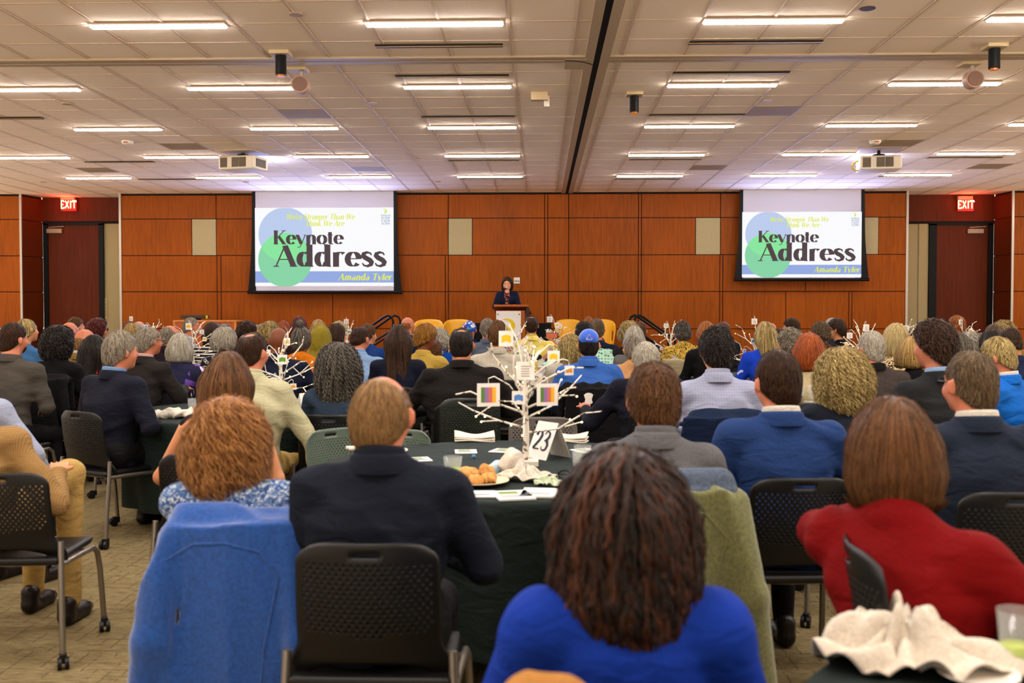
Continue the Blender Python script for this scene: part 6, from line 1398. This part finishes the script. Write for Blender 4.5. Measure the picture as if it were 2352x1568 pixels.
# blouse showing in the open blazer front
s = S(); J = sp['J']; s.cap(J(0, .103, .95), J(0, .118, .60), .048, .040, k=.02); s.ell(J(0, .095, .97), (.06, .038, .06), None, .02); v, f = s.mesh_data(.009)
link('blouse', np_mesh('blouse', v, f), CL('blouse', 60, 40, 50, build=b_spots([(0, c_(40, 28, 44)), (.55, c_(200, 140, 60)), (.7, c_(170, 50, 60)), (.82, c_(36, 26, 40))], 60)), sp['o'])
s = S(); s.cap(J(0, .078, 1.03), J(0, .135, .93), .046, .012, k=.02); v, f = s.mesh_data(.008); link('neckline', np_mesh('neckline', v, f), skin('fair'), sp['o'])
MB().ball(tuple(J(.055, .118, .74)), .009, 8).build('button', mat('gold', C8(200, 160, 80), .3, .8), sp['o'])

# ------------------------------------------------------------------ tables
table('23', 1185, 4.6, 'table 23 in the foreground'); table('L', 590, 7.3, 'the left table with the tall white tree'); table('R', 1890, 6.4, 'the right table beyond the curly blonde guest')
table('C', 0, 0, 'the table at the lower right corner', xy=(1.30, 1.44)); table('12', 1235, 10.3, 'table 12 in the middle'); table('9', 1560, 13.3, 'table 9 by the right stage stairs')
RF = .76
table('A', 100, 10.6, 'the far left table'); table('B', 440, 11.4, 'the table below the wooden console'); table('D', 800, 12.8, 'the table near the left handrail')
table('E', 1765, 10.5, 'the table under the smaller screen'); table('F', 2030, 8.6, 'the table beside the charcoal fleece guest'); table('G', 2215, 12.3, 'the table near the right exit door'); table('H', 1040, 14.9, 'the table nearest the lectern'); table('I', 1290, 14.3, 'the table before the yellow tub chairs')

table('J', 345, 13.8, 'the far table left of the console'); table('K', 2085, 14.1, 'the far table behind the platinum bob')
# ------------------------------------------------------------------ empty chairs and the ones that stand out
GR = mat('chair_grey', C8(96, 90, 84), .4, spec=.4); SG = mat('chair_sage', C8(88, 102, 90), .4, spec=.4); DG = mat('chair_darkgreen', C8(28, 36, 30), .38, spec=.5)
chair_px(757, 984, 5.3, -128, 'sage green perforated chair empty at the left of table 23', color=SG, group='empty perforated chairs around table 23')
chair_px(1080, 914, 6.35, 6, 'dark green perforated chair empty beyond table 23', color=DG, group='empty perforated chairs around table 23')
chair_px(1246, 957, 5.72, 184, 'warm grey perforated chair empty at the far side of table 23', color=GR, group='empty perforated chairs around table 23')
chair_px(935, 985, 5.45, 150, 'sage grey perforated chair half hidden behind the thinning-haired guest', color=SG, group='empty perforated chairs around table 23')
chair_px(1152, 872, 8.2, -12, 'black perforated chair with light shining through, right of the black suit')
chair_px(838, 832, 9.3, -30, 'black perforated chair edge between grey curls and light blue shirt')
chair_px(1221, 812, 12.4, 0, 'black perforated chair behind the table 12 card')
chair_px(-12, 1087, 3.95, 5, 'black perforated chair under the person in a tan houndstooth jacket')
chair_px(1250, 1642, 1.5, 5, 'black chair at the bottom edge behind the royal blue blazer', group='black perforated stacking chairs')
rc = chair_px(1945, 1240, 2.28, -98, 'black perforated chair under the person in a red sweater')
# draped jackets
def chair_of(r): return r['chair']
BF = mat('fleece_blue', C8(24, 74, 150), .95, sheen=.5, build=b_fleece); OF = mat('fleece_olive', C8(104, 106, 64), .95, sheen=.4, build=b_fleece)
jacket_on_chair(chair_px(535, 1185, 2.93, 4, 'black perforated chair under the person in a blue and white tweed top'), BF, 'bright blue fleece jacket draped over the chair of the auburn curls', 'fleece_jacket', W=.175, drop=.66, top=.83, seed=12, flare=1.10)
jacket_on_chair(chair_of(gry), OF, 'olive green fleece jacket hung on the chair of the grey polo guest', 'fleece_jacket', mat('fleece_collar', C8(74, 86, 104), .9, build=b_fleece), W=.215, drop=.70, top=.885, seed=22, flare=1.05)
jacket_on_chair(chair_of(kip), CL('blackcoat', 24, 22, 24), 'black coat draped over the chair of the bright blue shirt', 'coat', W=.215, drop=.55, top=.87, seed=32, sleeves=False, flare=1.1)
jacket_on_chair(chair_of(chk), CL('navycoat', 26, 44, 76), 'dark blue coat on the chair of the checked shirt guest', 'coat', W=.215, drop=.5, top=.87, seed=42, sleeves=False, flare=1.05)
jacket_on_chair([o for o in bpy.data.objects if o.get('label', '') == 'black perforated chair under the person in a black top with tight dark curls'][0], CL('blackcoat2', 30, 28, 32), 'black coat bulging over the chair of the tight dark curls', 'coat', W=.225, drop=.5, top=.93, seed=52, sleeves=False, flare=1.1)
jacket_on_chair([o for o in bpy.data.objects if o.get('label', '') == 'black chair at the bottom edge behind the royal blue blazer'][0], CL('camel', 196, 138, 70), 'camel sweater draped over the chair at the bottom edge', 'sweater', W=.03, drop=.3, top=.85, seed=62, sleeves=False, flare=1.1)
x, y, _ = atY(1566, 790, 11.7); s = S(); s.box((0, 0, .62), (.22, .03, .30), .03, None, .02); s.disp = wavy(71, 12, .012, (2, 2, .2)); v, f = s.mesh_data(.012); tag(link('coat', np_mesh('coat', v, f), CL('beigecoat', 200, 184, 144), None, (x, y, .0)), 'beige coat draped over the chair of the leopard blouse guest', 'jacket')

# ------------------------------------------------------------------ on table 23
tx, ty = TABLES['23']
def on(px, py): p = atZ(px, py, TZ); return p[0], p[1]
q = on(1207, 1068); tree(q[0], q[1], TZ, 5, 'lit white tree standing on the foreground table with the bread plate', [(-.165, .335, 'stripes', -.12, .052), (.10, .335, 'stripes', -.10, .050), (-.03, .32, 'blue', -.09, .030), (-.0, .44, 'plain', -.05, .042), (-.09, .585, 'yellow', .0, .036), (.13, .50, 'yellow', .05, .028), (.20, .44, 'orange', -.02, .022)], H=.6, sc=1.0)
q = on(1236, 1054); number_card(q[0] + .05, q[1] + .06, math.radians(-52), '23', 'white folded card numbered 23 beside the tree', w=.078, h=.19, lean=.42)
q = on(1040, 1102); cup(q[0], q[1], 'clear plastic cup with green drink near the dark navy shirt')
q = on(1100, 1112); plate(q[0], q[1], 'cream plate with bread rolls on table 23', M_plate, .125); px_, py_ = q
M_bread = mat('bread', C8(206, 150, 84), .8, build=b_fleece)
for i, (dx, dy, sx_, sy_, sz_) in enumerate([(-.045, .01, .045, .035, .06), (.03, .03, .03, .028, .075), (.045, -.02, .035, .028, .04), (-.01, -.035, .035, .025, .035)]):
    s = S(); s.ell((0, 0, sz_ * .5), (sx_, sy_, sz_ * .5), None); s.disp = wavy(i + 80, 50, .006); v, f = s.mesh_data(.004)
    tag(link('bread_roll', np_mesh('bread_roll', v, f), M_bread, None, (px_ + dx, py_ + dy, TZ + .009)), ['large torn bread roll at the left of the cream plate', 'tall bread piece standing at the back of the cream plate', 'small bread piece at the right of the cream plate', 'flat bread piece at the front of the cream plate'][i], 'bread', 'bread pieces on the cream plate')
q = on(1128, 1086); crumple(q[0], q[1], TZ, .035, .02, .035, 9, 'pale blue crumpled wrapper behind the cream plate', 'wrapper', mat('wrapper_blue', C8(170, 206, 222), .4))
q = on(1175, 1092); crumple(q[0], q[1], TZ, .045, .05, .13, 11, 'white napkin twisted upright in front of the tree'); q = on(1205, 1104); draped(q[0], q[1], .11, .05, .055, 13, 'white crumpled napkin trailing right from the twisted one', -.2); q = on(1262, 1116); draped(q[0], q[1], .06, .03, .03, 14, 'green-tinted crumpled napkin beside the programmes', -.5, m=mat('napkin_green', C8(196, 206, 176), .9))
q = on(1090, 1012); folded(q[0], q[1], .1, 'folded white napkin at the back of table 23, left'); q = on(1303, 1013); folded(q[0], q[1], -.2, 'folded white napkin at the back of table 23, right')
for px, py, rz, lb, pic in [(1070, 1038, .1, 'white card lying in the middle of table 23', True), (1155, 1036, -.3, 'white programme just left of the tree', True), (962, 1056, .3, 'white card right of the thinning-haired guest', True), (1178, 1140, .25, 'programme booklet with green picture at the near edge of table 23', True), (1105, 1136, .05, 'plain white sheet at the near edge of table 23', False), (1240, 1134, -.1, 'white sheet beside the programme booklet', False), (1345, 1036, .5, 'white card beyond the stacked cups', True), (955, 1083, .8, 'small printed card near the cup', True)]:
    q = on(px, py); paper(q[0], q[1], rz, lb, .14 if 'booklet' in lb else .11, .18 if 'booklet' in lb else .13, pic, layers=2 if 'booklet' in lb else 1)
q = on(1336, 1108); cup(q[0], q[1], 'tall clear cup at the right of table 23, lower of two', fill=.0, h=.13); q = on(1338, 1072); cup(q[0], q[1], 'clear cup with green drink at the right of table 23', h=.10); q = on(1370, 1046); plate(q[0] + .02, q[1], 'white saucer behind the clear cups', None, .07)
q = on(900, 1042); plate(q[0] - .05, q[1], 'white plate hidden behind the thinning-haired guest', None, .13); q = on(815, 1080); plate(q[0], q[1], 'cream plate behind the navy shoulder', M_plate, .10); q = on(835, 1034); o = MB().tube([(-.09, 0, .012), (.06, .01, .012)], .011, 8).tube([(-.07, -.03, .011), (.07, -.02, .011)], .011, 8).build('rolled_napkin', M_nap, None, (q[0], q[1], TZ)); tag(o, 'rolled white napkin left of the thinning-haired guest', 'napkin')
q = on(1088, 1052); tag(MB().ball((0, 0, .009), .009, 12).build('bead', mat('bead_blue', C8(70, 140, 200), .3), None, (q[0], q[1], TZ)), 'small round blue candy on table 23', 'candy')
q = on(1312, 1100); e = empty('eyeglasses', (q[0], q[1], TZ), .2, 'dark folded eyeglasses lying on table 23', 'glasses'); MB().tube([(.026 * math.cos(a) - .03, 0, .02 + .018 * math.sin(a)) for a in np.linspace(0, 6.28, 14)], .003).tube([(.026 * math.cos(a) + .03, 0, .02 + .018 * math.sin(a)) for a in np.linspace(0, 6.28, 14)], .003).build('rims', M_black, e); MB().tube([(-.056, 0, .03), (-.03, .07, .01), (.03, .08, .008)], .0025).build('temple', M_black, e)

# ------------------------------------------------------------------ lower right corner table
ec = (TABLES['C'], .925)
q = on(2075, 1505); draped(q[0], q[1], .17, .16, .085, 21, 'large crumpled white napkin at the lower right corner', .2, ec)
q = on(2245, 1440); draped(q[0], q[1], .14, .06, .06, 22, 'white napkin fold trailing right at the lower right corner', -.15)
q = on(2240, 1560); plate(q[0], q[1] - .01, 'white plate at the lower right corner', None, .075)
q = on(2338, 1540); cup(q[0], q[1], 'clear cup with lime drink at the right edge', (180, 200, 70), h=.12)
q = on(2300, 1395); paper(q[0], q[1], .9, 'white and tan papers at the right edge', .07, .16, True); q = on(2262, 1388); crumple(q[0], q[1], TZ, .05, .025, .02, 24, 'blue and white wrapper near the right edge', 'wrapper', mat('wrapper_bw', C8(180, 196, 216), .5))

# ------------------------------------------------------------------ other tables
def tb(k): return TABLES[k]
x, y = atY(646, 900, 7.1)[:2]; tree(x, y, TZ, 8, 'lit white tree standing on the left table', [(.035, .375, 'green', -.10, .034), (.055, .50, 'yellow', -.04, .026), (-.085, .42, 'plain', -.05, .024), (-.10, .22, 'stripes', -.04, .020), (.07, .13, 'plain', -.12, .032), (.10, .18, 'orange', -.05, .022), (-.03, .22, 'plain', -.08, .026)])
for k, px, D, sd, lb, cards in [('B', 443, 10.9, 31, 'the table below the console', [(-.03, .56, 'yellow', -.05, .036), (.10, .50, 'plain', .0, .024), (.14, .42, 'yellow', -.03, .024), (.0, .28, 'green', -.1, .028)]),
                        ('D', 797, 12.7, 51, 'the table near the left handrail', [(-.01, .60, 'plain', 0, .03), (.04, .47, 'green', -.05, .032), (.07, .33, 'blue', -.05, .024), (-.03, .22, 'green', -.05, .028)]),
                        ('12', 1182, 10.0, 11, 'the middle table with the wine glasses', [(.045, .30, 'green', -.1, .036), (.12, .28, 'plain', -.1, .026), (.20, .12, 'orange', -.1, .022), (-.1, .40, 'plain', -.05, .03)]),
                        ('I', 1279, 14.0, 61, 'the table before the tub chairs', [(-.10, .62, 'plain', 0, .04), (.0, .54, 'yellow', -.05, .034), (-.12, .42, 'plain', -.05, .036), (.02, .30, 'plain', -.05, .034), (.05, .52, 'plain', 0, .024)]),
                        ('9', 1541, 12.6, 71, 'the table beside the right stage stairs', [(-.06, .55, 'plain', 0, .028), (.09, .42, 'orange', -.05, .042), (.14, .52, 'plain', 0, .026), (.03, .24, 'plain', -.05, .028), (.09, .2, 'green', -.05, .034), (-.12, .26, 'plain', 0, .02)]),
                        ('H', 933, 14.6, 81, 'the table nearest the lectern', [(.0, .58, 'plain', 0, .042), (-.02, .34, 'plain', -.05, .036), (.0, .2, 'green', -.05, .034)]),
                        ('E', 1737, 10.3, 91, 'the table under the smaller screen', [(-.02, .62, 'plain', 0, .030), (.0, .46, 'plain', -.05, .044), (-.04, .42, 'blue', -.08, .03), (-.13, .32, 'blue', -.05, .018), (-.11, .20, 'plain', -.1, .042), (-.06, .11, 'blue', -.12, .048), (.15, .25, 'yellow', -.05, .026), (-.09, .0, 'plain', -.15, .042)]),
                        ('F', 1977, 9.2, 95, 'the table beside the charcoal fleece guest', [(.05, .57, 'plain', 0, .032), (-.10, .50, 'plain', 0, .026), (-.13, .42, 'yellow', 0, .02), (.01, .34, 'plain', -.05, .03)]),
                        ('G', 2212, 12.0, 99, 'the table near the right exit door', [(-.03, .60, 'plain', 0, .03), (.09, .50, 'yellow', 0, .024), (.09, .30, 'plain', 0, .024), (-.14, .2, 'green', 0, .024)])]:
    x, y = atY(px, 760, D)[:2]; tree(x, y, TZ, sd, 'lit white tree standing on ' + lb, cards)
x, y = atY(352, 745, 13.8)[:2]; tree(x, y, TZ, 43, 'lit white tree at the far left, left of the console', [(.0, .5, 'plain', 0, .03), (-.1, .52, 'blue', 0, .026)])
x, y = atY(2085, 745, 14.0)[:2]; tree(x, y, TZ, 47, 'lit white tree behind the platinum bob', [(-.02, .5, 'plain', 0, .036), (.1, .42, 'plain', 0, .036)])
x, y = atY(1229, 850, 9.72)[:2]; number_card(x, y, .15, '12', 'white folded card numbered 12 in the middle of the room', w=.072, h=.125)
x, y = atY(1560, 825, 12.2)[:2]; number_card(x, y, -.05, '9', 'white folded card numbered 9 on the table by the stairs', w=.075, h=.125)
def put(f, px, D, *a, **k): x, y = atY(px, 850, D)[:2]; return f(x, y, *a, **k)
put(wineglass, 1264, 9.6, 'stemmed wine glass beside the table 12 card, right of two'); put(wineglass, 1246, 9.8, 'stemmed wine glass just behind the table 12 card'); put(cup, 1238, 9.55, 'cup of orange juice by the table 12 card', (236, 180, 40), h=.09, fill=.07)
x, y = atY(1224, 870, 9.5)[:2]; draped(x, y, .17, .07, .06, 33, 'white crumpled napkin below the wine glasses in the middle of the room')
put(wineglass, 1549, 12.0, 'stemmed glass left of the table 9 card'); put(cup, 1577, 12.1, 'short clear cup right of the table 9 card', h=.09)
for px, D, lb in [(1520, 12.3, 'white plate left of the table 9 card'), (1608, 12.3, 'white plate right of the table 9 card'), (1640, 12.5, 'white plate at the right of table 9')]: put(plate, px, D, lb, None, .13)
x, y = atY(1557, 830, 11.95)[:2]; draped(x, y, .15, .07, .06, 34, 'white crumpled napkin on the table near the right stage stairs'); x, y = atY(1330, 830, 11.2)[:2]
put(cup, 444, 6.75, 'clear cup of amber drink beside the black blazer', (206, 130, 40), h=.12, fill=.05); put(cup, 679, 6.75, 'clear cup with green drink on the left table', (110, 170, 40), h=.12, fill=.04); put(plate, 700, 6.8, 'white plate with food on the left table', None, .12)
x, y = atY(400, 940, 6.6)[:2]; crumple(x, y, TZ, .13, .05, .06, 35, 'white crumpled napkin on the left table beside the cream shirt'); x, y = atY(700, 940, 6.62)[:2]; crumple(x - .02, y, TZ, .05, .04, .04, 36, 'small white napkin at the edge of the left table')
x, y = atY(706, 905, 6.95)[:2]; number_card(x, y, .9, '1', 'white folded card edge on beside the denim jacket', w=.07, h=.15)
for px, D, lb in [(1836, 7.0, 'stemmed glass of dark wine beside the blonde curls'), (1866, 7.0, 'empty stemmed glass nearer the blonde curls')]: put(wineglass, px, D, lb, fill=(60, 20, 30) if 'dark' in lb else None)
put(cup, 1829, 6.3, 'clear cup with lime drink by the blue blazer', (150, 180, 40)); put(cup, 1860, 6.9, 'small clear cup with green wrapper behind', (150, 180, 40)); put(plate, 1850, 6.7, 'white square-looking plate beside the blonde curls', None, .13); x, y = atY(1858, 920, 6.5)[:2]; crumple(x, y, TZ, .05, .03, .02, 37, 'torn bread crust on the white plate', 'bread_crust', M_bread)
x, y = atY(482, 825, 10.6)[:2]; crumple(x, y, TZ, .16, .07, .09, 38, 'white heap of napkins below the striped top')
for px, D, lb in [(460, 10.5, 'white plate on the table below the console, left'), (2110, 8.2, 'white plate near the dark charcoal blazer'), (1335, 11.0, 'white plate behind the bright blue shirt')]: put(plate, px, D, lb, None, .12)
# cards in the hand of the white-haired guest
r = wht; hand = r['A'][1][2]; g_ = MB()
e = empty('card_fan', tuple(np.array(r['org']) + r['Rz'] @ (hand + np.array((.03, .05, .06)))), .2, 'small white cards fanned in the hand of the white-haired guest', 'cards')
for i in range(3):
    a = -.3 + .3 * i; M = Matrix.Rotation(a, 4, 'Y'); MB().box((-.022, .002 * i, -.03), (.022, .002 * i + .001, .045), M=M).build('card', M_card, e)
# phone held up in front of the yellow floral shirt, seen beyond
p = tuple(np.array(yfl['org']) + yfl['Rz'] @ (yfl['A'][0][2] + np.array((0, .06, .07)))); e = empty('phone', p, 0, 'phone held up filming, right of the yellow floral shirt', 'phone'); MB().box((-.08, -.005, -.04), (.08, .005, .04)).build('case', mat('phone_case', C8(90, 40, 36), .4), e, bevel=.004); MB().box((-.07, -.0065, -.032), (.07, -.005, .032)).build('screen', mat('phone_screen', C8(120, 60, 40), .2, emit=C8(190, 96, 60), es=.5), e)
# handbag on the floor by the navy blazer's chair
p = atZ(182, 1060, 0.0); e = empty('handbag', (p[0], p[1], 0), .1, 'black patent handbag on the carpet between the chairs at left', 'bag')
MB().box((-.15, -.06, .0), (.15, .06, .27)).build('bag_body', mat('patent_black', C8(16, 15, 16), .18, spec=.6), e, bevel=.015); MB().box((-.152, -.062, .22), (.152, .062, .285)).build('flap', MATS['patent_black'], e, bevel=.01)
MB().tube([(-.05, -.066, .2), (-.02, -.09, .1), (.06, -.09, .06), (.12, -.08, .14), (.12, -.066, .24)], .006).build('strap', MATS['patent_black'], e)
# blue bin by the right recess wall
p = atY(2120, 745, 20.4); tag(MB().box((-.1, -.02, -.04), (.1, .0, .04)).build('wall_sign', mat('sign_blue', C8(60, 100, 170), .5), None, (p[0], RD - .001, 1.24)), 'small blue sign box near the right door', 'sign')
p = atY(2115, 760, 18.6); tag(MB().box((-.2, -.15, 0), (.2, .15, p[2])).build('cabinet', mat('dark_cabinet', C8(40, 36, 32), .5), None, (p[0], 18.6, 0), bevel=.01), 'dark low cabinet in front of the right recess', 'cabinet')
